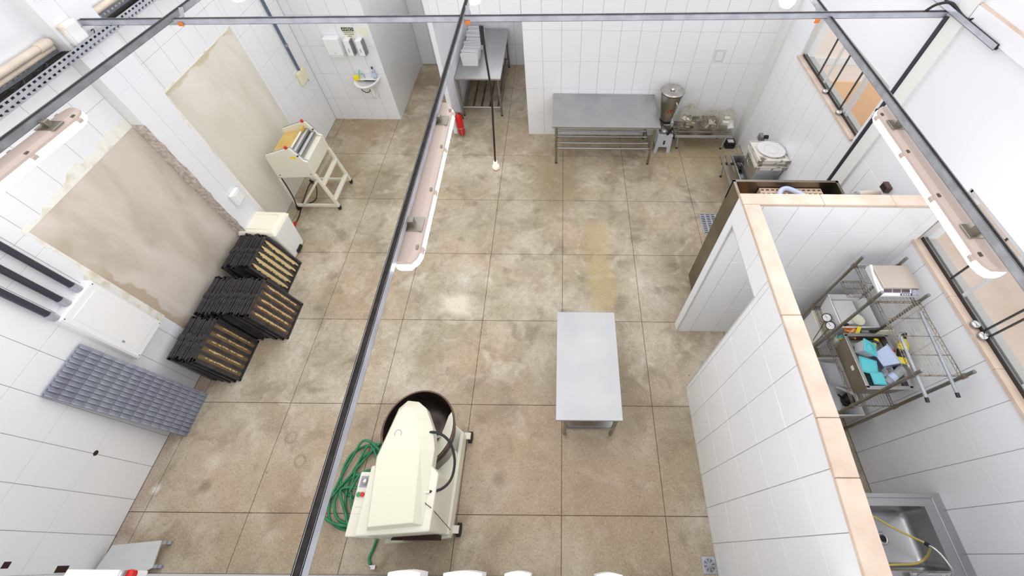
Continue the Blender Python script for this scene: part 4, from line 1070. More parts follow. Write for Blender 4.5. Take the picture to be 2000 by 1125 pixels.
o = T('wall_pipe', 'beige pipe above the cable tray ending at the left pillar', 'pipe', (-4.1, 2.2, 3.2))
P('pipe', MB().tube([(-4.11, 0.9, 3.22), (-4.11, 2.86, 3.18)], 0.028, 10), BEIGE_PIPE, o)
P('pipe_union', MB().tube([(-4.11, 2.74, 3.183), (-4.11, 2.84, 3.18)], 0.036, 10), BEIGE_PIPE, o)
o = T('wall_pipe', 'thin beige pipe along the left wall close above the cable tray', 'pipe', (-4.12, 2.2, 3.14))
P('pipe', MB().tube([(-4.125, 0.9, 3.15), (-4.125, 2.86, 3.13)], 0.02, 10), BEIGE_PIPE, o)
o = T('wall_pipe', 'beige pipe along the left wall beyond the pillar', 'pipe', (-4.1, 4.5, 3.18))
P('pipe', MB().tube([(-4.11, 3.33, 3.17), (-4.11, 5.9, 3.20)], 0.026, 10), BEIGE_PIPE, o)
o = T('junction_box', 'stained white junction box on the left pillar above the cable tray', 'junction box', (-4.03, 2.98, 3.25))
P('box_body', MB().box(-4.03, -3.985, 2.92, 3.07, 3.10, 3.27), mat('stained_white_plastic', (238, 236, 232), 0.5, c2=(220, 196, 164), scale=9, lo=0.5, hi=0.7), o, bevel=0.012)
P('box_lid', MB().box(-3.985, -3.978, 2.935, 3.055, 3.115, 3.255), WHITE, o, bevel=0.004)
o = T('cover_strip', 'flat white cover strip screwed to the left pillar', 'cover strip', (-4.03, 3.1, 3.5))
P('strip', MB().box(-4.03, -4.022, 2.95, 3.27, 3.45, 3.52), WHITE, o); P('screw', MB().cyl((-4.022, 2.98, 3.485), 0.006, 0.004, 8, 'x').cyl((-4.022, 3.24, 3.485), 0.006, 0.004, 8, 'x'), GALV, o)
t = T('drop_cable', 'black cable dropping from the end of the cross rail into the cable tray', 'cable', (-4.03, 3.05, 3.15))
P('cable', MB().tube(spline([(-4.06, 3.13, 3.19), (-4.03, 3.09, 3.17), (-4.0, 3.04, 3.12), (-4.0, 3.0, 3.08)], 5), 0.011, 7), BLACK, t)

# ---- blender on a plastic stool
t = T('step_stool', 'grey-blue plastic step stool holding the tall steel blender', 'stool', (1.68, 5.27, 0))
def stool_panel(y0, y1):
    return MB().prism([(1.545, 0), (1.595, 0), (1.615, 0.13), (1.755, 0.13), (1.765, 0), (1.82, 0), (1.80, 0.36), (1.57, 0.36)], 'y', y0, y1)
f_ = P('front_panel', stool_panel(5.105, 5.125), STOOLM, t)
P('hand_slot', MB().box(1.672, 1.70, 5.10, 5.105, 0.19, 0.27), BLACK, f_)
P('rear_panel', stool_panel(5.40, 5.42), STOOLM, t)
for s_, xs in (('l', (1.56, 1.58)), ('r', (1.785, 1.805))): P('side_panel', MB().box(xs[0], xs[1], 5.12, 5.41, 0.12, 0.36), STOOLM, t)
P('seat', MB().box(1.56, 1.81, 5.10, 5.42, 0.36, 0.385), STOOLM, t, bevel=0.006)
t = T('blender', 'tall conical stainless steel blender with a red oval badge standing on the stool', 'blender', (1.68, 5.27, 0.386))
P('motor_base', MB().box(1.585, 1.79, 5.14, 5.40, 0.386, 0.42).frus((1.60, 1.775, 5.17, 5.38), 0.42, (1.63, 1.745, 5.20, 5.35), 0.53), STEEL_D, t, bevel=0.01)
P('motor_dome', MB().lathe([(0.0, 0.0), (0.05, 0.0), (0.045, 0.02), (0.0, 0.028)], (1.655, 5.16, 0.43), 16), GALV_L, t)
P('base_wing', MB().box(1.745, 1.80, 5.22, 5.36, 0.42, 0.56), GALV_L, t, bevel=0.01)
P('control_switch', MB().box(1.755, 1.785, 5.135, 5.145, 0.46, 0.52).bar((1.77, 5.13, 0.50), (1.70, 5.10, 0.40), 0.03, 0.02), BLACK, t)
jc = (1.675, 5.30, 0)
j_ = P('jar', MB().lathe([(0.0, 0.545), (0.083, 0.545), (0.088, 0.57), (0.172, 1.09), (0.176, 1.10)], jc, 40), STEEL_D, t)
P('jar_gasket', MB().lathe([(0.086, 0.535), (0.096, 0.55), (0.09, 0.575)], jc, 32), BLACK, j_)
P('rim_gasket', MB().lathe([(0.176, 1.09), (0.182, 1.10), (0.178, 1.11)], jc, 40), RUBBER, j_)
l_ = P('lid', MB().lathe([(0.0, 1.125), (0.05, 1.122), (0.06, 1.128), (0.11, 1.12), (0.165, 1.118), (0.182, 1.108), (0.18, 1.10)], jc, 40), FOIL, t)
P('lid_knob', MB().lathe([(0.0, 1.155), (0.03, 1.15), (0.035, 1.125)], jc, 16), CHROME, l_)
# badge wraps the front of the jar
bd = MB(); bi = MB()
def badge(u0, v0, ru, rv, dr, n=20):
    vs = []; 
    def pt(a, k):
        z = v0 + rv * k * math.sin(a); r = 0.088 + (z - 0.57) * (0.084 / 0.52) + dr; th = -math.pi / 2 + u0 + ru * k * math.cos(a) / r
        return (jc[0] + r * math.cos(th), jc[1] + r * math.sin(th), z)
    vs = [pt(0, 0)] + [pt(2 * math.pi * i / n, 1) for i in range(n)]
    return MB().add(vs, [(0, 1 + i, 1 + (i + 1) % n) for i in range(n)])
P('badge', badge(0.12, 0.80, 0.048, 0.042, 0.002), mat('dark_red_badge', (128, 48, 34), 0.4), j_, label='dark red oval badge')
P('badge_emblem', badge(0.12, 0.80, 0.036, 0.030, 0.003), mat('pale_red_emblem', (176, 112, 96), 0.4), j_)
P('badge_mark', badge(0.10, 0.805, 0.016, 0.02, 0.004).add(badge(0.2, 0.795, 0.008, 0.012, 0.0042).v, badge(0.2, 0.795, 0.008, 0.012, 0.0042).f), mat('badge_mark_red', (112, 40, 30), 0.4), j_)
P('jar_handle', MB().tube(spline([(1.72, 5.12, 1.02), (1.735, 5.085, 0.99), (1.73, 5.09, 0.93), (1.715, 5.14, 0.90)], 4), 0.008, 8), CHROME, j_)
P('power_cable', MB().tube(spline([(1.60, 5.21, 0.55), (1.66, 5.17, 0.50), (1.74, 5.13, 0.46), (1.81, 5.10, 0.40), (1.84, 5.10, 0.30), (1.83, 5.11, 0.34)], 5), 0.007, 7), BLACK, t)

# ---- low slatted bench with three bags
t = T('low_bench', 'low steel bench under three clear bags beside the blender', 'bench', (2.35, 5.32, 0))
for k, y in enumerate((5.17, 5.27, 5.37, 5.47)): P('bench_slat', MB().box(1.86, 2.83, y, y + 0.07, 0.315, 0.335 + 0.0001 * k), STEEL_D, t, bevel=0.004, seg=1)
P('front_edge', MB().box(1.86, 2.83, 5.162, 5.168, 0.29, 0.335), GALV_L, t)
for x, dx in ((1.92, 0.04), (2.75, -0.03)):
    P('cross_bearer', MB().box(x - 0.02, x + 0.02, 5.17, 5.53, 0.295, 0.315), STEEL_D, t)
    for y in (5.22, 5.49):
        l = P('leg', MB().tube([(x + dx, y, 0.02), (x, y, 0.30)], 0.014, 8), GALV_L, t)
        P('foot', MB().cyl((x + dx, y, 0.0), 0.016, 0.035, 10), BLACK, l)
def blob(c, rx, ry, rz, seed, amp, n=22, m=14, neck=0.0, sq=1.0):
    rd = random.Random(seed); ph = [(rd.uniform(0, 6.28), rd.uniform(2, 6), rd.uniform(2, 6)) for _ in range(7)]
    mb = MB()
    def fn(u, v):
        th = 2 * math.pi * u; fi = math.pi * v; k = 1.0
        for p, a, b in ph: k += amp * math.sin(round(a) * th + p) * math.sin(b * fi + p * 1.3) * math.sin(fi)
        z = -math.cos(fi); r = math.sin(fi) ** sq
        if neck and z > 0.45: r *= (1 - 0.75 * min(1, (z - 0.45) / 0.35)) if z < 0.8 else 0.25 + 0.9 * (z - 0.8)
        return (c[0] + rx * r * k * math.cos(th), c[1] + ry * r * k * math.sin(th), c[2] + rz * (1 + z) * (k if z > 0 else 1))
    return mb.surf(fn, n, m)
bl = ['clear bag of metal ware standing next to the blender', 'clear bag of crumpled metal ware in the middle of the low bench', 'clear bag of pale pieces at the wall end of the low bench']
for k, (x, y, rx, rz, lb) in enumerate(((2.06, 5.34, 0.185, 0.245, bl[0]), (2.43, 5.33, 0.165, 0.20, bl[1]), (2.70, 5.36, 0.13, 0.20, bl[2]))):
    t = T('plastic_bag', lb, 'bag', (x, y, 0.335), 'clear bags on the low bench')
    P('bag_film', blob((x, y, 0.337), rx, 0.15, rz, 3 + k, 0.05, 30, 20, neck=1.0, sq=0.6), BAG, t)
    rd = random.Random(k + 50)
    for q in range(13 if k < 2 else 8):
        a = rd.uniform(0, 6.28); rr = rd.uniform(0, 0.6); zz = rd.uniform(0.05, 0.95) * rz
        cx, cy, cz = x + rx * rr * math.cos(a), y + 0.13 * rr * math.sin(a), 0.345 + zz
        s_ = rd.uniform(0.045, 0.075)
        mb = MB().tub((-s_ * .8, s_ * .8, -s_ * .6, s_ * .6), 0, (-s_, s_, -s_ * .75, s_ * .75), s_ * 0.7, 0.004)
        mb.xf(Matrix.Translation((cx, cy, cz)) @ Matrix.Rotation(rd.uniform(-1.2, 1.2), 4, 'X') @ Matrix.Rotation(rd.uniform(0, 3.1), 4, 'Z'))
        P('metal_tin', mb, FOIL if k < 2 else WHITE, t)
    P('knot', MB().tube(spline([(x - 0.05, y + 0.02, 0.34 + rz * 1.85), (x, y - 0.02, 0.34 + rz * 2.1), (x + 0.04, y, 0.34 + rz * 2.0), (x + 0.05, y - 0.03, 0.34 + rz * 1.7)], 4), [0.02 + 0.006 * math.sin(i) for i in range(13)], 7), BAG, t)
t = T('black_charger_box', 'small black box with a white top on the floor beside the low bench', 'box', (2.88, 5.30, 0))
P('box_body', MB().box(2.80, 2.96, 5.22, 5.36, 0.0, 0.12).xf(Matrix.Translation((0, 0, 0))), BLACK, t, bevel=0.01)
P('box_label', MB().box(2.83, 2.93, 5.25, 5.33, 0.12, 0.122), WHITE, t)
P('box_grip', MB().box(2.82, 2.94, 5.212, 5.22, 0.05, 0.08), RUBBER, t)

# ---- bench by the right wall with steel pans
t = T('low_bench', 'low slatted steel bench along the right wall behind the fridge', 'bench', (2.75, 4.0, 0))
for k, x in enumerate((2.50, 2.585, 2.68, 2.78, 2.88, 2.97)): P('bench_slat', MB().box(x, x + 0.05, 3.3, 4.72, 0.30, 0.32), STEEL_D, t, bevel=0.003, seg=1)
for y in (4.55, 3.5):
    P('cross_bearer', MB().box(2.50, 3.02, y - 0.02, y + 0.02, 0.28, 0.30), BLACK, t)
    for x in (2.53, 2.99):
        l = P('leg', MB().tube([(x + (0.04 if x < 2.6 else -0.03), y, 0.02), (x, y, 0.285)], 0.014, 8), GALV_L, t)
        P('foot', MB().cyl((x + (0.04 if x < 2.6 else -0.03), y, 0.0), 0.017, 0.035, 10), BLACK, l)
t = T('steel_pan', 'long shallow steel pan with a coiled black cable on the right bench', 'pan', (2.73, 4.3, 0.32))
P('pan_body', MB().tub((2.66, 2.82, 3.98, 4.55), 0.321, (2.64, 2.84, 3.94, 4.60), 0.42, 0.004), STEEL, t)
P('pan_rim', MB().tube([(2.64, 3.94, 0.42), (2.84, 3.94, 0.42), (2.84, 4.60, 0.42), (2.64, 4.60, 0.42)], 0.006, 6, closed=True), GALV_L, t)
o = T('coiled_cable', 'black coiled cable with adaptor lying in the shallow steel pan', 'cable', (2.73, 4.48, 0.33))
P('coil', MB().tube([(2.735 + (0.05 + 0.004 * (i % 5)) * math.cos(i * 0.5), 4.46 + (0.075 + 0.003 * (i % 7)) * math.sin(i * 0.5), 0.335 + 0.002 * i) for i in range(42)], 0.006, 6), BLACK, o)
P('adaptor', MB().box(2.70, 2.775, 4.33, 4.39, 0.34, 0.39), BLACK, o, bevel=0.006)
t = T('steel_pan', 'deep stainless steel pan lying on the right bench beside the tall box', 'pan', (2.9, 4.0, 0.32))
P('pan_body', MB().tub((2.83, 3.03, 3.62, 4.0), 0.322, (2.82, 3.04, 3.60, 4.02), 0.40, 0.004), STEEL, t)
t = T('steel_box', 'tall stainless steel container on the right bench topped with scuffed trays', 'container', (2.85, 4.2, 0.32))
P('box_body', MB().frus((2.70, 3.02, 3.93, 4.28), 0.405, (2.67, 3.05, 3.90, 4.30), 0.80), STEEL, t, bevel=0.012)
P('box_handle', MB().tube(spline([(2.675, 4.18, 0.77), (2.655, 4.17, 0.72), (2.655, 4.05, 0.72), (2.675, 4.04, 0.77)], 4), 0.005, 6), CHROME, t)
for k, (z, tilt, lb) in enumerate(((0.805, 0.0, 'scuffed white tray directly on the tall steel container'), (0.90, -0.10, 'tilted scuffed white tray under the round cloudy lid'))):
    o = T('scuffed_tray', lb, 'tray', (2.86, 4.1, z), 'scuffed trays on the steel container')
    mt = Matrix.Translation((2.86, 4.10, z)) @ Matrix.Rotation(tilt, 4, 'X')
    P('tray_body', MB().frus((-0.20, 0.20, -0.21, 0.21), 0.0, (-0.205, 0.205, -0.215, 0.215), 0.07).xf(mt), DIRTYW, o, bevel=0.008)
    P('tray_lip', MB().tube([(-0.21, -0.22, 0.072), (0.21, -0.22, 0.072), (0.21, 0.22, 0.072), (-0.21, 0.22, 0.072)], 0.008, 6, closed=True).xf(mt), DIRTYW, o)
    for sg in (-1, 1): P('corner_clasp', MB().box(0.1875 * sg - 0.0275, 0.1875 * sg + 0.0275, -0.225, -0.20, 0.02, 0.07).xf(mt), STEEL_D, o)
t = T('round_lid', 'cloudy round plastic lid lying on the scuffed trays', 'lid', (2.89, 4.13, 0.99))
mt = Matrix.Translation((2.88, 4.12, 0.985)) @ Matrix.Rotation(-0.10, 4, 'X')
P('lid_disc', MB().lathe([(0, 0.012), (0.03, 0.014), (0.05, 0.010), (0.16, 0.010), (0.185, 0.014), (0.19, 0.008), (0.185, 0.0), (0, 0.0)], (0, 0, 0), 40).xf(mt), CLOUDY, t)
P('lid_ridge', MB().tube([(0.10 * math.cos(a), 0.10 * math.sin(a), 0.013) for a in [i * math.pi / 16 for i in range(32)]], 0.003, 5, closed=True).xf(mt), CLOUDY, t)
t = T('wall_bracket', 'small black bracket with a knob on the right wall behind the steel container', 'bracket', (3.06, 4.72, 0.7))
P('bracket_plate', MB().box(3.02, 3.078, 4.70, 4.82, 0.60, 0.70), GALV_D, t, bevel=0.006)
P('bracket_knob', MB().cyl((3.03, 4.65, 0.76), 0.03, 0.05, 12, 'x'), BLACK, t)
t = T('counter_scale', 'white counter scale mostly hidden behind the fridge top', 'scale', (2.85, 3.82, 0.32))
P('scale_body', MB().prism([(3.42, 0.325), (3.98, 0.325), (3.98, 0.40), (3.80, 0.66), (3.46, 0.66)], 'x', 2.68, 3.05), WHITE, t, bevel=0.03)
P('scale_display', MB().box(2.95, 3.02, 3.70, 3.80, 0.66, 0.70), ALU, t, bevel=0.004)

# ---- fridge behind the return wall
t = T('upright_fridge', 'tall stainless steel fridge behind the partition with an open compressor top', 'fridge', (2.19, 2.35, 0))
FX0, FX1, FY0, FY1, FZ = 1.675, 2.715, 1.995, 2.63, 1.92
P('cabinet', MB().box(FX0, FX1, FY0, FY1, 0.10, 1.66), STEEL_F, t)
for nm, b in (('left', (FX0, FX0 + 0.02, FY0, FY1)), ('right', (FX1 - 0.02, FX1, FY0, FY1)), ('rear', (FX0, FX1, FY1 - 0.02, FY1)), ('front', (FX0, FX1, FY0, FY0 + 0.02))):
    P('top_panel', MB().box(b[0], b[1], b[2], b[3], 1.66, FZ), STEEL_F, t)
P('rim_trim', MB().box(FX0 - 0.004, FX1 + 0.004, FY1 - 0.024, FY1 + 0.004, FZ - 0.002, FZ + 0.004).box(FX0 - 0.004, FX0 + 0.024, FY0, FY1, FZ - 0.002, FZ + 0.004).box(FX1 - 0.024, FX1 + 0.004, FY0, FY1, FZ - 0.002, FZ + 0.004), STEEL_F, t)
P('seam', MB().box(FX0 - 0.001, FX0 + 0.001, FY0, FY1, 1.0, 1.004), STEEL_D, t)
for x in (FX0 + 0.06, FX1 - 0.06):
    for y in (FY0 + 0.06, FY1 - 0.06): P('foot', MB().cyl((x, y, 0.0), 0.025, 0.10, 12), BLACK, t)
u_ = P('compressor_cover', perforated(lambda s, v: (1.955 + 0.62 * s, 2.10 + 0.50 * v, 1.84 if True else 0), 12, 10, 0.2, 0.34), BEIGEP, t, label='beige slotted compressor cover')
P('cover_side', MB().box(1.955, 1.958, 2.10, 2.60, 1.66, 1.839).box(2.572, 2.575, 2.10, 2.60, 1.66, 1.839).box(1.955, 2.575, 2.597, 2.60, 1.66, 1.839), BEIGEP, u_)
P('cover_base', MB().box(1.96, 2.57, 2.10, 2.595, 1.66, 1.70), BLACK, u_)
P('blue_tube', MB().tube(spline([(2.12, 2.42, 1.83), (2.13, 2.52, 1.87), (2.20, 2.56, 1.88), (2.30, 2.52, 1.87), (2.40, 2.44, 1.865), (2.55, 2.35, 1.86)], 5), 0.025, 10), LBLUE, t, label='pale blue hose')
P('wood_block', MB().box(1.80, 1.90, 2.38, 2.60, 1.66, 1.74), WOOD, t)
P('dark_fittings', MB().box(1.70, 1.78, 2.40, 2.60, 1.66, 1.80).tube(spline([(1.72, 2.3, 1.8), (1.74, 2.45, 1.86), (1.76, 2.55, 1.80)], 4), 0.008, 6), BLACK, t)
t = T('pipe_stub', 'grey pipe with a pale elbow running from the fridge top to the right wall', 'pipe', (2.85, 2.44, 1.93))
P('pipe', MB().tube([(2.62, 2.42, 1.93), (2.83, 2.45, 1.93)], 0.014, 10), GALV, t)
P('elbow', MB().tube([(2.84, 2.455, 1.92), (2.95, 2.47, 1.92), (3.079, 2.49, 1.90)], 0.03, 10), BEIGE_PIPE, t)
P('coupling', MB().tube([(2.815, 2.45, 1.928), (2.845, 2.455, 1.928)], 0.024, 10), GALV, t)
o = T('wall_socket', 'small dark reddish-brown socket box on the right wall above the partition corner', 'socket', (3.07, 2.46, 2.02))
P('socket_box', MB().box(3.03, 3.079, 2.41, 2.50, 1.985, 2.06), mat('dark_brown_plastic', (84, 56, 54), 0.4), o, bevel=0.006)
P('socket_face', MB().box(3.025, 3.03, 2.425, 2.485, 2.0, 2.045), BLACK, o)
# ---- wire rack in the scullery
PX = {'A': (2.606, 1.753), 'B': (2.98, 1.742), 'C': (2.608, 1.405), 'D': (2.98, 1.385), 'E': (2.603, 0.768), 'F': (2.98, 0.762)}
t = T('wire_rack', 'chromed wire shelving unit against the right wall of the scullery', 'shelving', (2.79, 1.25, 0))
for k in 'ABCDEF':
    x, y = PX[k]
    p_ = P('post', MB().tube([(x, y, 0.03), (x, y, 1.885)], 0.0135, 10), STEEL_D, t)
    P('post_cap', MB().cyl((x, y, 1.88), 0.014, 0.012, 10), GALV_D, p_)
    P('foot', MB().cyl((x, y, 0.0), 0.02, 0.035, 10), BLACK, p_)
    for z in ((1.75, 0.97, 0.52, 0.12) if k in 'ABCD' else (1.79, 0.97, 0.12)):
        P('shelf_collar', MB().tube([(x, y, z - 0.03), (x, y, z + 0.015)], 0.019, 10), STEEL_D, p_)
def wire_shelf(x0, x1, y0, y1, z, deep=0.028):
    mb = MB(); r = 0.0032
    for zz in (z, z - deep):
        mb.tube([(x0, y0, zz), (x1, y0, zz), (x1, y1, zz), (x0, y1, zz)], r * 1.15, 5, closed=True)
    def zig(p, q, n):
        pts = [Vector(p).lerp(Vector(q), i / n) + Vector((0, 0, -deep if i % 2 else 0)) for i in range(n + 1)]
        mb.tube(pts, r * 0.9, 4)
    nx = max(4, int((x1 - x0) / 0.035)); ny = max(4, int((y1 - y0) / 0.035))
    zig((x0, y0, z), (x1, y0, z), nx); zig((x0, y1, z), (x1, y1, z), nx); zig((x0, y0, z), (x0, y1, z), ny); zig((x1, y0, z), (x1, y1, z), ny)
    n = int((x1 - x0) / 0.027)
    for i in range(1, n): mb.tube([(x0 + (x1 - x0) * i / n, y0, z + 0.003), (x0 + (x1 - x0) * i / n, y1, z + 0.003)], r * 0.62, 4)
    m = max(2, int(round((y1 - y0) / 0.155)))
    for j in range(1, m): mb.tube([(x0, y0 + (y1 - y0) * j / m, z - 0.002), (x1, y0 + (y1 - y0) * j / m, z - 0.002)], r, 5)
    return mb
WIRE = mat('worn_chrome_wire', (158, 146, 132), 0.4, 0.9, c2=(120, 98, 78), scale=20, lo=0.5, hi=0.7)
for z in (1.75, 0.97, 0.52, 0.12):
    P('wire_shelf', wire_shelf(2.62, 2.968, 1.395, 1.745, z), WIRE, t, kind='stuff')
for z in (1.79, 0.97, 0.12):
    P('wire_shelf', wire_shelf(2.615, 2.968, 0.768, 1.375, z), WIRE, t, kind='stuff')
bs = P('wire_basket', wire_shelf(2.62, 2.80, 1.58, 1.735, 1.50), WIRE, t, kind='stuff')
for k, (a, b, lb) in enumerate((((2.91, 1.28, 1.806), (2.84, 0.635, 1.806), 'chrome tube lying along the wall side of the empty top wire shelf'), ((2.64, 1.06, 1.806), (2.60, 0.60, 1.806), 'chrome tube lying along the open side of the empty top wire shelf'))):
    o = T('chrome_tube', lb, 'tube', ((a[0] + b[0]) / 2, (a[1] + b[1]) / 2, 1.80), 'chrome tubes on the top wire shelf')
    P('tube', MB().tube([a, b], 0.0125, 10), GALV, o)
    P('end_plug', MB().tube([b, (b[0] - 0.003, b[1] - 0.03, b[2] - 0.003)], 0.0135, 10), BLACK, o)
    P('hook', MB().tube(spline([(a[0] + 0.03, a[1] + 0.02, 1.835), (a[0], a[1] + 0.015, 1.84), (a[0] - 0.03, a[1] - 0.01, 1.825), (a[0] - 0.03, a[1] - 0.05, 1.81)], 4), 0.005, 6), STEEL_D, o)
# electronic scale on the top shelf
t = T('price_scale', 'white electronic scale with beige steel platter on the top wire shelf', 'scale', (2.82, 1.57, 1.755))
P('scale_body', MB().prism([(1.425, 1.765), (1.70, 1.765), (1.715, 1.80), (1.69, 1.83), (1.475, 1.83), (1.425, 1.79)], 'x', 2.665, 2.995), WHITE, t, bevel=0.006)
P('side_bracket', MB().prism([(1.44, 1.80), (1.55, 1.815), (1.69, 1.86), (1.69, 1.835), (1.44, 1.79)], 'x', 2.652, 2.672), WHITE, t)
P('platter', MB().box(2.675, 2.98, 1.465, 1.69, 1.84, 1.855), PLATTER, t, bevel=0.006)
def facex(x0, x1, v0, v1, n):   # patch on the sloping front face
    a = Vector((0, 1.425, 1.79)); b = Vector((0, 1.475, 1.83)); d = b - a; nn = Vector((0, -d.z, d.y)).normalized()
    q = []
    for (x, v) in ((x0, v0), (x1, v0), (x1, v1), (x0, v1)): q.append(Vector((x, 0, 0)) + a + d * v + nn * n)
    q2 = [p + nn * 0.0025 for p in q]
    return MB().add(q + q2, [(0, 1, 2, 3), (4, 5, 6, 7), (0, 4, 5, 1), (1, 5, 6, 2), (2, 6, 7, 3), (3, 7, 4, 0)])
for k in range(3): P('display', facex(2.69 + 0.075 * k, 2.758 + 0.075 * k, 0.45, 0.92, 0.0003), SCREEN, t)
kp = P('keypad', facex(2.925, 2.985, 0.05, 0.95, 0.0003), KEYPAD, t)
P('keypad_strip', facex(2.83, 2.93, 0.05, 0.35, 0.0003), KEYPAD, kp)
for i in range(4):
    for j in range(4): P('key', facex(2.929 + 0.0138 * i, 2.939 + 0.0138 * i, 0.12 + 0.2 * j, 0.26 + 0.2 * j, 0.0025), PAPER, kp)
for i in range(4): P('key', facex(2.84 + 0.02 * i, 2.853 + 0.02 * i, 0.12, 0.27, 0.0025), PAPER, kp)
# big white crate with board inside
t = T('plastic_crate', 'large white plastic crate with a white board inside on the wire rack under the scale', 'crate', (2.82, 1.57, 0.975))
P('crate_body', MB().tub((2.66, 2.96, 1.43, 1.72), 0.985, (2.635, 2.99, 1.405, 1.745), 1.21, 0.006), WHITE, t)
P('crate_rim', MB().tube([(2.635, 1.405, 1.21), (2.99, 1.405, 1.21), (2.99, 1.745, 1.21), (2.635, 1.745, 1.21)], 0.009, 6, closed=True), WHITE, t)
o = T('cutting_board', 'white board lying in the big white plastic crate', 'board', (2.83, 1.59, 1.14))
P('board', MB().box(2.70, 2.90, 1.47, 1.72, 1.13, 1.145), mat('white_cutting_board', (232, 232, 232), 0.5), o, bevel=0.004)
P('board_handle', MB().box(2.72, 2.76, 1.45, 1.475, 1.13, 1.145), BLACK, o)
o = T('shallow_dish', 'cream round dish at the near end of the big white crate', 'dish', (2.83, 1.455, 1.05))
P('dish', MB().lathe([(0, 0.0), (0.04, 0.0), (0.06, 0.03), (0.056, 0.03), (0.038, 0.006), (0, 0.006)], (2.85, 1.50, 1.15), 24), OFFW, o)
P('dish_foot', MB().lathe([(0.03, -0.006), (0.035, 0.0)], (2.85, 1.50, 1.15), 24), OFFW, o)
# smaller white box with two dial thermometers
t = T('plastic_box', 'small white plastic box under two dial thermometers low on the wire rack', 'box', (2.74, 1.6, 0.53))
P('box_body', MB().frus((2.635, 2.78, 1.47, 1.72), 0.53, (2.625, 2.80, 1.455, 1.735), 0.87), WHITE, t, bevel=0.008)
P('box_lid', MB().box(2.62, 2.805, 1.45, 1.74, 0.87, 0.89), OFFW, t, bevel=0.006)
for k, (c_, e_, lb) in enumerate((((2.592, 1.545, 1.12), (2.565, 1.44, 0.81), 'dial thermometer nearest the return wall on the wire rack'), ((2.594, 1.462, 1.12), (2.562, 1.395, 0.80), 'dial thermometer farthest from the return wall on the wire rack'))):
    o = T('dial_thermometer', lb, 'thermometer', c_, 'dial thermometers')
    m_ = Matrix.Translation(c_) @ Matrix.Rotation(math.radians(38), 4, 'X') @ Matrix.Rotation(math.radians(-35), 4, 'Y')
    d_ = P('dial_case', MB().lathe([(0, -0.012), (0.04, -0.012), (0.043, 0.0), (0.043, 0.010), (0.036, 0.012), (0.036, 0.006)], (0, 0, 0), 28).xf(m_), BLACK, o)
    P('dial_face', MB().cyl((0, 0, 0.004), 0.036, 0.003, 28).xf(m_), WHITE, d_)
    P('dial_hand', MB().box(-0.002, 0.002, -0.004, 0.026, 0.0075, 0.009).xf(m_ @ Matrix.Rotation(0.6, 4, 'Z')), BLACK, d_)
    P('probe', MB().tube(spline([Vector(c_) - Vector((0.02, 0.025, 0.02)), (Vector(c_) + Vector(e_)) / 2 + Vector((0, 0, 0.015)), e_], 5), 0.005, 6), STEEL_D, o)
# orange bowl and knife, jar behind
t = T('orange_bowl', 'orange bowl of small tools between the white crate and the steel box', 'bowl', (2.72, 1.37, 1.16))
P('bowl', MB().lathe([(0, 0.0), (0.03, 0.0), (0.06, 0.045), (0.056, 0.045), (0.028, 0.006), (0, 0.006)], (2.70, 1.36, 1.17), 24), ORANGEP, t)
P('tool_handle', MB().bar((2.68, 1.34, 1.19), (2.73, 1.38, 1.225), 0.012, 0.012).bar((2.67, 1.38, 1.19), (2.72, 1.35, 1.22), 0.01, 0.01), YBELT, t)
o = T('yellow_scraper', 'bright yellow scraper sticking out beside the orange bowl', 'scraper', (2.77, 1.36, 1.2))
P('blade', MB().bar((2.745, 1.33, 1.205), (2.785, 1.40, 1.24), 0.03, 0.005), YELLOW, o); P('handle', MB().bar((2.745, 1.33, 1.205), (2.72, 1.30, 1.19), 0.015, 0.012), YELLOW, o)
o = T('kitchen_knife', 'black-handled knife lying behind the steel box rim', 'knife', (2.83, 1.345, 1.23))
P('blade', MB().box(2.79, 2.86, 1.345, 1.365, 1.228, 1.231), CHROME, o); P('handle', MB().bar((2.86, 1.355, 1.23), (2.93, 1.36, 1.23), 0.02, 0.012), BLACK, o)
o = T('glass_jar', 'clear jar with a teal and yellow brush standing left of the steel box', 'jar', (2.68, 1.44, 0.80))
P('jar', MB().lathe([(0, 0.0), (0.035, 0), (0.037, 0.10), (0.034, 0.10)], (2.665, 1.35, 0.985), 18), CLEAR, o)
P('brush', MB().bar((2.66, 1.35, 1.0), (2.655, 1.33, 1.12), 0.025, 0.01), YELLOW, o); P('cap', MB().cyl((2.675, 1.36, 1.0), 0.018, 0.10, 10), TEAL, o)
# steel box with items lying on it
t = T('steel_box', 'large stainless steel gastronorm box on the wire rack holding teal lids and bottles', 'container', (2.8, 1.07, 0.98))
BX0, BX1, BY0, BY1 = 2.605, 2.985, 0.835, 1.315
P('box_shell', MB().tub((2.64, 2.955, 0.865, 1.285), 0.985, (BX0, BX1, BY0, BY1), 1.25, 0.005), STEEL_D, t)
P('box_rim', MB().box(BX0 - 0.012, BX0 + 0.018, BY0, BY1, 1.248, 1.255).box(BX1 - 0.018, BX1 + 0.012, BY0, BY1, 1.248, 1.255).box(BX0 - 0.012, BX1 + 0.012, BY0 - 0.012, BY0 + 0.018, 1.248, 1.255).box(BX0 - 0.012, BX1 + 0.012, BY1 - 0.018, BY1 + 0.012, 1.248, 1.255), STEEL, t, bevel=0.002)
P('inner_sheet', MB().box(2.625, 2.965, 0.86, 1.295, 1.17, 1.176), STEEL, t)
P('sticker', MB().box(2.614, 2.617, 1.02, 1.06, 1.13, 1.165), PAPERY, t)
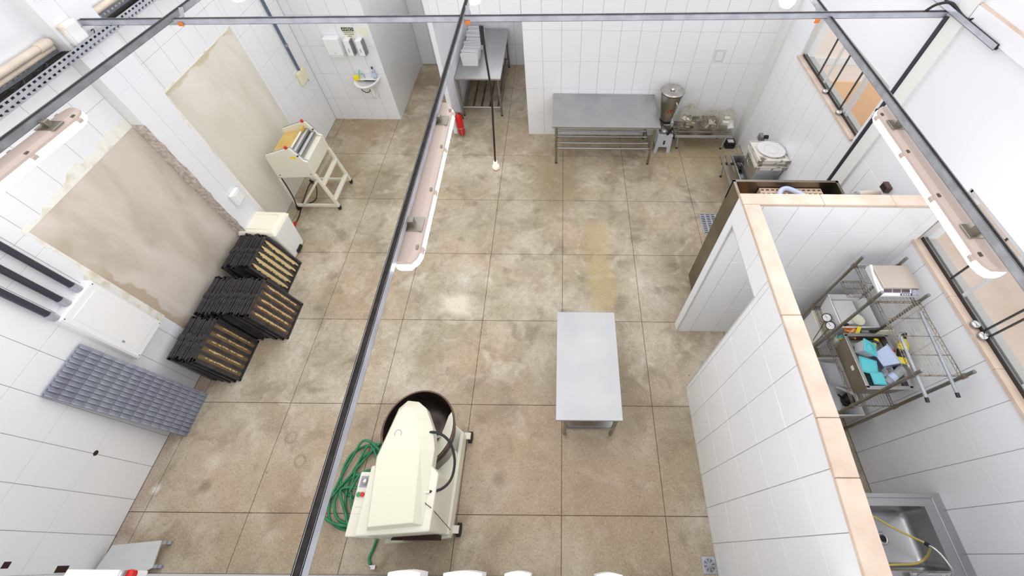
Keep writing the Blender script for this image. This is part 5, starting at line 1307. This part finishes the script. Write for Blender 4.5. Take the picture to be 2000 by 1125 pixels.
def rlid(name, label, cx, cy, z, w_, d_, rz, tilt=0.0):
    o = T(name, label, 'cover', (cx, cy, z), 'teal covers in the steel box')
    m_ = Matrix.Translation((cx, cy, z)) @ Matrix.Rotation(rz, 4, 'Z') @ Matrix.Rotation(tilt, 4, 'Y')
    P('cover_plate', MB().box(-w_, w_, -d_, d_, 0, 0.012).xf(m_), TEAL, o, bevel=0.012, seg=3)
    P('cover_ridge', MB().tube([(-w_ * .82, -d_ * .82, 0.013), (w_ * .82, -d_ * .82, 0.013), (w_ * .82, d_ * .82, 0.013), (-w_ * .82, d_ * .82, 0.013)], 0.004, 5, closed=True).xf(m_), TEAL, o)
rlid('food_cover', 'larger teal plastic lid lying in the steel box beside the teal-lidded tub', 2.715, 1.035, 1.215, 0.075, 0.072, -0.32)
rlid('food_cover', 'smaller teal plastic lid nearest the camera end of the steel box', 2.74, 0.92, 1.232, 0.056, 0.056, -0.05)
t = T('storage_tub', 'translucent tub with a teal lid in the far end of the steel box', 'tub', (2.72, 1.17, 1.176))
m_ = Matrix.Translation((2.715, 1.19, 1.18)) @ Matrix.Rotation(-0.35, 4, 'Z') @ Matrix.Rotation(0.35, 4, 'Y')
P('tub_body', MB().frus((-0.05, 0.05, -0.045, 0.045), 0.0, (-0.062, 0.062, -0.056, 0.056), 0.11).xf(m_), TRANSL, t, bevel=0.012)
P('tub_lid', MB().box(-0.068, 0.068, -0.062, 0.062, 0.108, 0.124).xf(m_), TEAL, t, bevel=0.010, seg=3)
P('lid_boss', MB().lathe([(0.0, 0.128), (0.03, 0.128), (0.034, 0.124)], (0, 0, 0), 16).xf(m_), TEAL, t)
t = T('blue_tub', 'pale blue plastic tub lying on its side in the steel box', 'tub', (2.93, 1.1, 1.18))
m_ = Matrix.Translation((2.845, 1.09, 1.20)) @ Matrix.Rotation(0.25, 4, 'Z') @ Matrix.Rotation(0.95, 4, 'Y')
P('tub_body', MB().tub((-0.055, 0.055, -0.06, 0.06), 0.0, (-0.075, 0.075, -0.085, 0.085), 0.13, 0.005).xf(m_), LBLUE, t, bevel=0.004)
P('tub_rim', MB().tube([(-0.077, -0.087, 0.13), (0.077, -0.087, 0.13), (0.077, 0.087, 0.13), (-0.077, 0.087, 0.13)], 0.006, 6, closed=True).xf(m_), LBLUE, t)
def bottle(label, a, b, r, body, cap, band=None, loc=None):
    a = Vector(a); b = Vector(b); d = b - a
    o = T('bottle', label, 'bottle', a)
    P('bottle_body', MB().tube([a, a + d * 0.03, a + d * 0.6, a + d * 0.74, a + d * 0.80], [r * 0.85, r, r, r * 0.5, r * 0.4], 14), body, o)
    P('bottle_cap', MB().tube([a + d * 0.8, a + d], r * 0.5, 12), cap, o)
    if band: P('bottle_label', MB().tube([a + d * 0.2, a + d * 0.45], r * 1.03, 14, cap=False), band, o)
    return o
bottle('yellow bottle with a black cap lying in the steel box against the wall', (2.955, 1.03, 1.31), (2.99, 1.25, 1.455), 0.042, YELLOW, BLACK, BLACK)
bottle('yellow and black bottle lying behind the teal-lidded tub', (2.89, 1.275, 1.235), (2.815, 1.185, 1.215), 0.022, YELLOW, BLACK, KEYPAD)
bottle('yellow-green bottle inside the mouth of the pale blue tub', (2.925, 1.03, 1.29), (2.935, 1.15, 1.31), 0.026, mat('yellow_green_plastic', (206, 200, 60), 0.4), REDP)
bottle('white bottle with a red cap beside the mouth of the pale blue tub', (2.985, 1.02, 1.34), (2.995, 0.96, 1.35), 0.022, WHITE, REDP)
t = T('clear_bottle', 'clear bottle with a grey base lying at the camera end of the steel box', 'bottle', (2.86, 0.93, 1.2))
P('bottle_body', MB().tube([(2.80, 0.89, 1.235), (2.81, 0.897, 1.24), (2.88, 0.94, 1.265), (2.945, 0.98, 1.285)], [0.02, 0.028, 0.034, 0.036], 16), CLEAR, t)
P('bottle_label', MB().tube([(2.835, 0.912, 1.249), (2.875, 0.937, 1.263)], 0.0345, 16, cap=False), LBLUE, t)
P('bottle_base', MB().tube([(2.935, 0.974, 1.282), (2.952, 0.984, 1.288)], 0.037, 16), GALV, t)
o = T('measuring_cup', 'small clear measuring cup beside the lying clear bottle', 'cup', (2.87, 1.0, 1.19))
P('cup', MB().tub((2.84, 2.89, 0.965, 1.01), 1.19, (2.835, 2.90, 0.955, 1.02), 1.25, 0.003), CLEAR, o); P('cup_handle', MB().bar((2.84, 0.96, 1.23), (2.80, 0.945, 1.22), 0.02, 0.008), CLEAR, o)
o = T('card_sheet', 'bent cream card standing behind the yellow bottles in the steel box', 'card', (2.93, 1.31, 1.25))
P('card', MB().surf(lambda u, v: (2.86 + 0.13 * u, 1.305 + 0.012 * math.sin(3 * u), 1.20 + 0.16 * v), 8, 4).surf(lambda u, v: (2.86 + 0.13 * u, 1.308 + 0.012 * math.sin(3 * u), 1.20 + 0.16 * v), 8, 4), PAPERY, o)
P('card_fold', MB().box(2.86, 2.99, 1.303, 1.309, 1.36, 1.363), PAPERY, o)
o = T('red_clip', 'red plastic clip lying beside the teal-lidded tub', 'clip', (2.79, 1.26, 1.18))
P('clip', MB().box(2.775, 2.82, 1.255, 1.28, 1.177, 1.20), REDP, o, bevel=0.004); P('clip_ring', MB().tube(arc((2.77, 1.268, 1.185), 0.014, 0, 6.28, 12), 0.003, 5), REDP, o)
# bottom tub with bag and scoop
t = T('flour_tub', 'big off-white tub with a clear liner on the bottom shelf of the wire rack', 'tub', (2.8, 1.15, 0.13))
P('tub_body', MB().tub((2.68, 2.95, 0.86, 1.36), 0.13, (2.63, 2.985, 0.80, 1.375), 0.50, 0.008), WHITE, t)
P('tub_rim', MB().tube([(2.63, 0.80, 0.50), (2.985, 0.80, 0.50), (2.985, 1.375, 0.50), (2.63, 1.375, 0.50)], 0.01, 6, closed=True), OFFW, t)
P('liner_bag', blob((2.80, 1.06, 0.25), 0.14, 0.22, 0.10, 77, 0.06, 26, 14), TRANSL, t)
t = T('scoop', 'large translucent white scoop lying in the flour tub', 'scoop', (2.8, 1.24, 0.45))
P('scoop_bowl', MB().surf(lambda u, v: (2.70 + 0.19 * u + 0.03 * v, 1.36 - 0.24 * v - 0.05 * u, 0.52 - 0.10 * math.sin(math.pi * u) * (0.4 + 0.6 * v)), 14, 10), TRANSL, t)
P('scoop_back', MB().surf(lambda u, v: (2.73 + 0.19 * u, 1.12 - 0.05 * u - 0.01 * v, 0.52 - 0.10 * math.sin(math.pi * u) * (1 - v)), 14, 4), TRANSL, t)
P('scoop_handle', MB().tube([(2.83, 1.09, 0.47), (2.93, 1.02, 0.50), (2.965, 1.0, 0.51)], 0.016, 10), TRANSL, t)
o = T('black_cup', 'black cup lying in the near end of the flour tub', 'cup', (2.9, 0.97, 0.45))
P('cup', MB().lathe([(0, 0.0), (0.045, 0.0), (0.06, 0.09), (0.055, 0.09), (0.04, 0.006), (0, 0.006)], (2.89, 0.95, 0.42), 24), BLACK, o); P('cup_handle', MB().bar((2.84, 0.97, 0.49), (2.79, 0.99, 0.52), 0.02, 0.008), BLACK, o)

# ---- scullery sink
t = T('sink_unit', 'stainless steel sink unit against the right wall of the scullery', 'sink', (2.6, -0.15, 0))
SX0, SX1, SY0, SY1, SZ = 2.14, 3.045, -0.44, 0.117, 0.88
HX0, HX1, HY0, HY1 = 2.26, 2.92, -0.375, 0.028
mb = MB().box(SX0, SX1, HY1, SY1 - 0.03, SZ - 0.03, SZ - 0.012).box(SX0, SX1, SY0, HY0, SZ - 0.03, SZ - 0.012).box(SX0, HX0, HY0, HY1, SZ - 0.03, SZ - 0.012).box(HX1, SX1 - 0.03, HY0, HY1, SZ - 0.03, SZ - 0.012)
P('rim_plate', mb, STEEL, t)
P('raised_edge', MB().prism([(SX0, SY1 - 0.035), (SX1 - 0.045, SY1 - 0.035), (SX1 - 0.045, SY0), (SX1, SY0), (SX1, SY1), (SX0, SY1)], 'z', SZ - 0.03, SZ), STEEL, t, bevel=0.004)
def rr(x0, x1, y0, y1, r, z, n=5):
    out = []
    for cx, cy, a in ((x1 - r, y1 - r, 0), (x0 + r, y1 - r, 90), (x0 + r, y0 + r, 180), (x1 - r, y0 + r, 270)):
        for i in range(n + 1):
            q = math.radians(a + 90 * i / n); out.append((cx + r * math.cos(q), cy + r * math.sin(q), z))
    return out
cxd, cyd = 2.645, -0.175
P('basin', MB().loft([rr(HX0 - 0.002, HX1 + 0.002, HY0 - 0.002, HY1 + 0.002, 0.05, SZ - 0.011), rr(HX0 + 0.01, HX1 - 0.01, HY0 + 0.01, HY1 - 0.01, 0.05, SZ - 0.05), rr(HX0 + 0.02, HX1 - 0.025, HY0 + 0.02, HY1 - 0.02, 0.05, 0.66), rr(HX0 + 0.035, HX1 - 0.04, HY0 + 0.032, HY1 - 0.032, 0.045, 0.63), rr(HX0 + 0.06, HX1 - 0.065, HY0 + 0.055, HY1 - 0.055, 0.04, 0.618), rr(cxd - 0.06, cxd + 0.06, cyd - 0.06, cyd + 0.06, 0.055, 0.608), rr(cxd - 0.003, cxd + 0.003, cyd - 0.003, cyd + 0.003, 0.002, 0.607)], cap=False, smooth=True), STEEL, t)
dr = P('drain', MB().lathe([(0.045, 0.612), (0.04, 0.616), (0.026, 0.615), (0.024, 0.60), (0.0, 0.60)], (cxd, cyd, 0), 24), CHROME, t)
P('drain_hole', MB().lathe([(0.022, 0.617), (0.014, 0.619), (0.0, 0.619)], (cxd, cyd, 0), 20), BLACK, dr)
P('wall_flashing', MB().box(SX1, 3.079, SY0, SY1, SZ - 0.03, SZ - 0.004), STEEL, t)
for x in (SX0 + 0.06, SX1 - 0.08):
    for y in (SY0 + 0.03, SY1 - 0.06):
        P('leg', MB().tube([(x, y, 0), (x, y, SZ - 0.03)], 0.018, 10), STEEL_D, t)
P('sink_tap', MB().tube(spline([(2.80, -0.405, 0.87), (2.80, -0.405, 0.98), (2.81, -0.37, 1.02), (2.79, -0.29, 1.01), (2.765, -0.24, 0.985), (2.75, -0.225, 0.965)], 6), 0.010, 8), CHROME, t)
P('mixer_bar', MB().tube([(2.56, -0.395, 0.93), (2.84, -0.395, 0.93)], 0.016, 10).tube([(2.60, -0.395, 0.95), (2.64, -0.38, 1.0)], 0.007, 8), CHROME, t)
t = T('yellow_hose', 'thin yellow hose looped through the steel sink bowl', 'hose', (2.75, -0.2, 0.8))
P('hose', MB().tube(spline([(2.36, 0.0, 0.80), (2.44, -0.01, 0.80), (2.53, -0.045, 0.80), (2.62, -0.10, 0.80), (2.70, -0.165, 0.87), (2.75, -0.222, 0.965), (2.78, -0.265, 0.90), (2.77, -0.31, 0.82), (2.70, -0.335, 0.80), (2.58, -0.34, 0.80), (2.44, -0.345, 0.80)], 6), 0.008, 8), YHOSE, t)
P('hose_clip', MB().tube([(2.742, -0.212, 0.95), (2.752, -0.226, 0.97)], 0.014, 10), BLACK, t)

# ---- floor drains
t = T('floor_drain', 'square steel floor drain with round holes beside the partition foot', 'drain', (1.345, -0.36, 0))
P('drain_plate', MB().box(1.282, 1.402, -0.423, -0.30, 0.0005, 0.006), GALV_L, t, bevel=0.002, seg=1)
P('drain_rosette', MB().lathe([(0, 0.0075), (0.05, 0.0075), (0.055, 0.006)], (1.345, -0.362, 0), 28), GALV, t)
hs = MB()
for k in range(8):
    a = k * math.pi / 4 + 0.2
    for r_, q in ((0.042, 0.005), (0.032, 0.004), (0.023, 0.003)): hs.cyl((1.345 + r_ * math.cos(a), -0.362 + r_ * math.sin(a), 0.0072), q, 0.0008, 8)
P('drain_holes', hs, BLACK, t)
t = T('floor_drain', 'slotted grey floor grating beside the fridge', 'drain', (2.2, 3.58, 0))
P('grate_base', MB().box(2.08, 2.37, 3.40, 3.75, 0.0003, 0.0015), BLACK, t)
P('grate', perforated(lambda s, v: (2.07 + 0.31 * s, 3.39 + 0.37 * v, 0.006), 4, 11, 0.12, 0.26), GALV_L, t)
P('grate_edge', MB().box(2.066, 2.072, 3.386, 3.764, 0, 0.0065).box(2.378, 2.384, 3.386, 3.764, 0, 0.0065).box(2.066, 2.384, 3.386, 3.392, 0, 0.0065).box(2.066, 2.384, 3.758, 3.764, 0, 0.0065), GALV, t)

# ---- white boxes fixed to the wall under the camera, only their tops in view
for k, (a, b, yf, lb) in enumerate(((-0.951, -0.778, -0.370, 'white wall box just right of the green hose end'), (-0.653, -0.445, -0.371, 'widest white wall box below the mixer caster at the bottom edge'),
                                    (-0.324, -0.184, -0.371, 'narrow white wall box just left of the floor joint at the bottom edge'), (0.171, 0.314, -0.374, 'small white wall box farthest right at the bottom edge'))):
    t = T('wall_box', lb, 'box', ((a + b) / 2, -0.42, 1.9), 'white boxes on the front wall')
    n = 8; pf = [(a, -0.449)] + [(a + (b - a) * i / n, yf - 0.010 + 0.010 * math.sin(math.pi * i / n)) for i in range(n + 1)] + [(b, -0.449)]
    P('box_case', MB().prism(pf, 'z', 1.80, 1.985), WHITE, t)
    pf2 = [(a + 0.01, -0.449)] + [(a + 0.01 + (b - a - 0.02) * i / n, yf - 0.022 + 0.010 * math.sin(math.pi * i / n)) for i in range(n + 1)] + [(b - 0.01, -0.449)]
    P('box_lid', MB().prism(pf2, 'z', 1.985, 2.0), WHITE, t)
t = T('wall_box', 'long white wall box with a red knob at the bottom left of the picture', 'box', (-2.52, -0.42, 1.9))
P('box_case', MB().box(-2.67, -2.37, -0.449, -0.385, 1.80, 1.99), WHITE, t, bevel=0.008)
P('box_lid', MB().box(-2.66, -2.38, -0.449, -0.378, 1.99, 2.005), WHITE, t, bevel=0.004)
P('red_knob', MB().cyl((-2.365, -0.40, 1.95), 0.02, 0.035, 12, 'x').cyl((-2.35, -0.40, 1.95), 0.024, 0.02, 12, 'z'), RED, t, label='red knob')
P('grey_collar', MB().box(-2.372, -2.362, -0.425, -0.38, 1.90, 1.99), GALV, t)
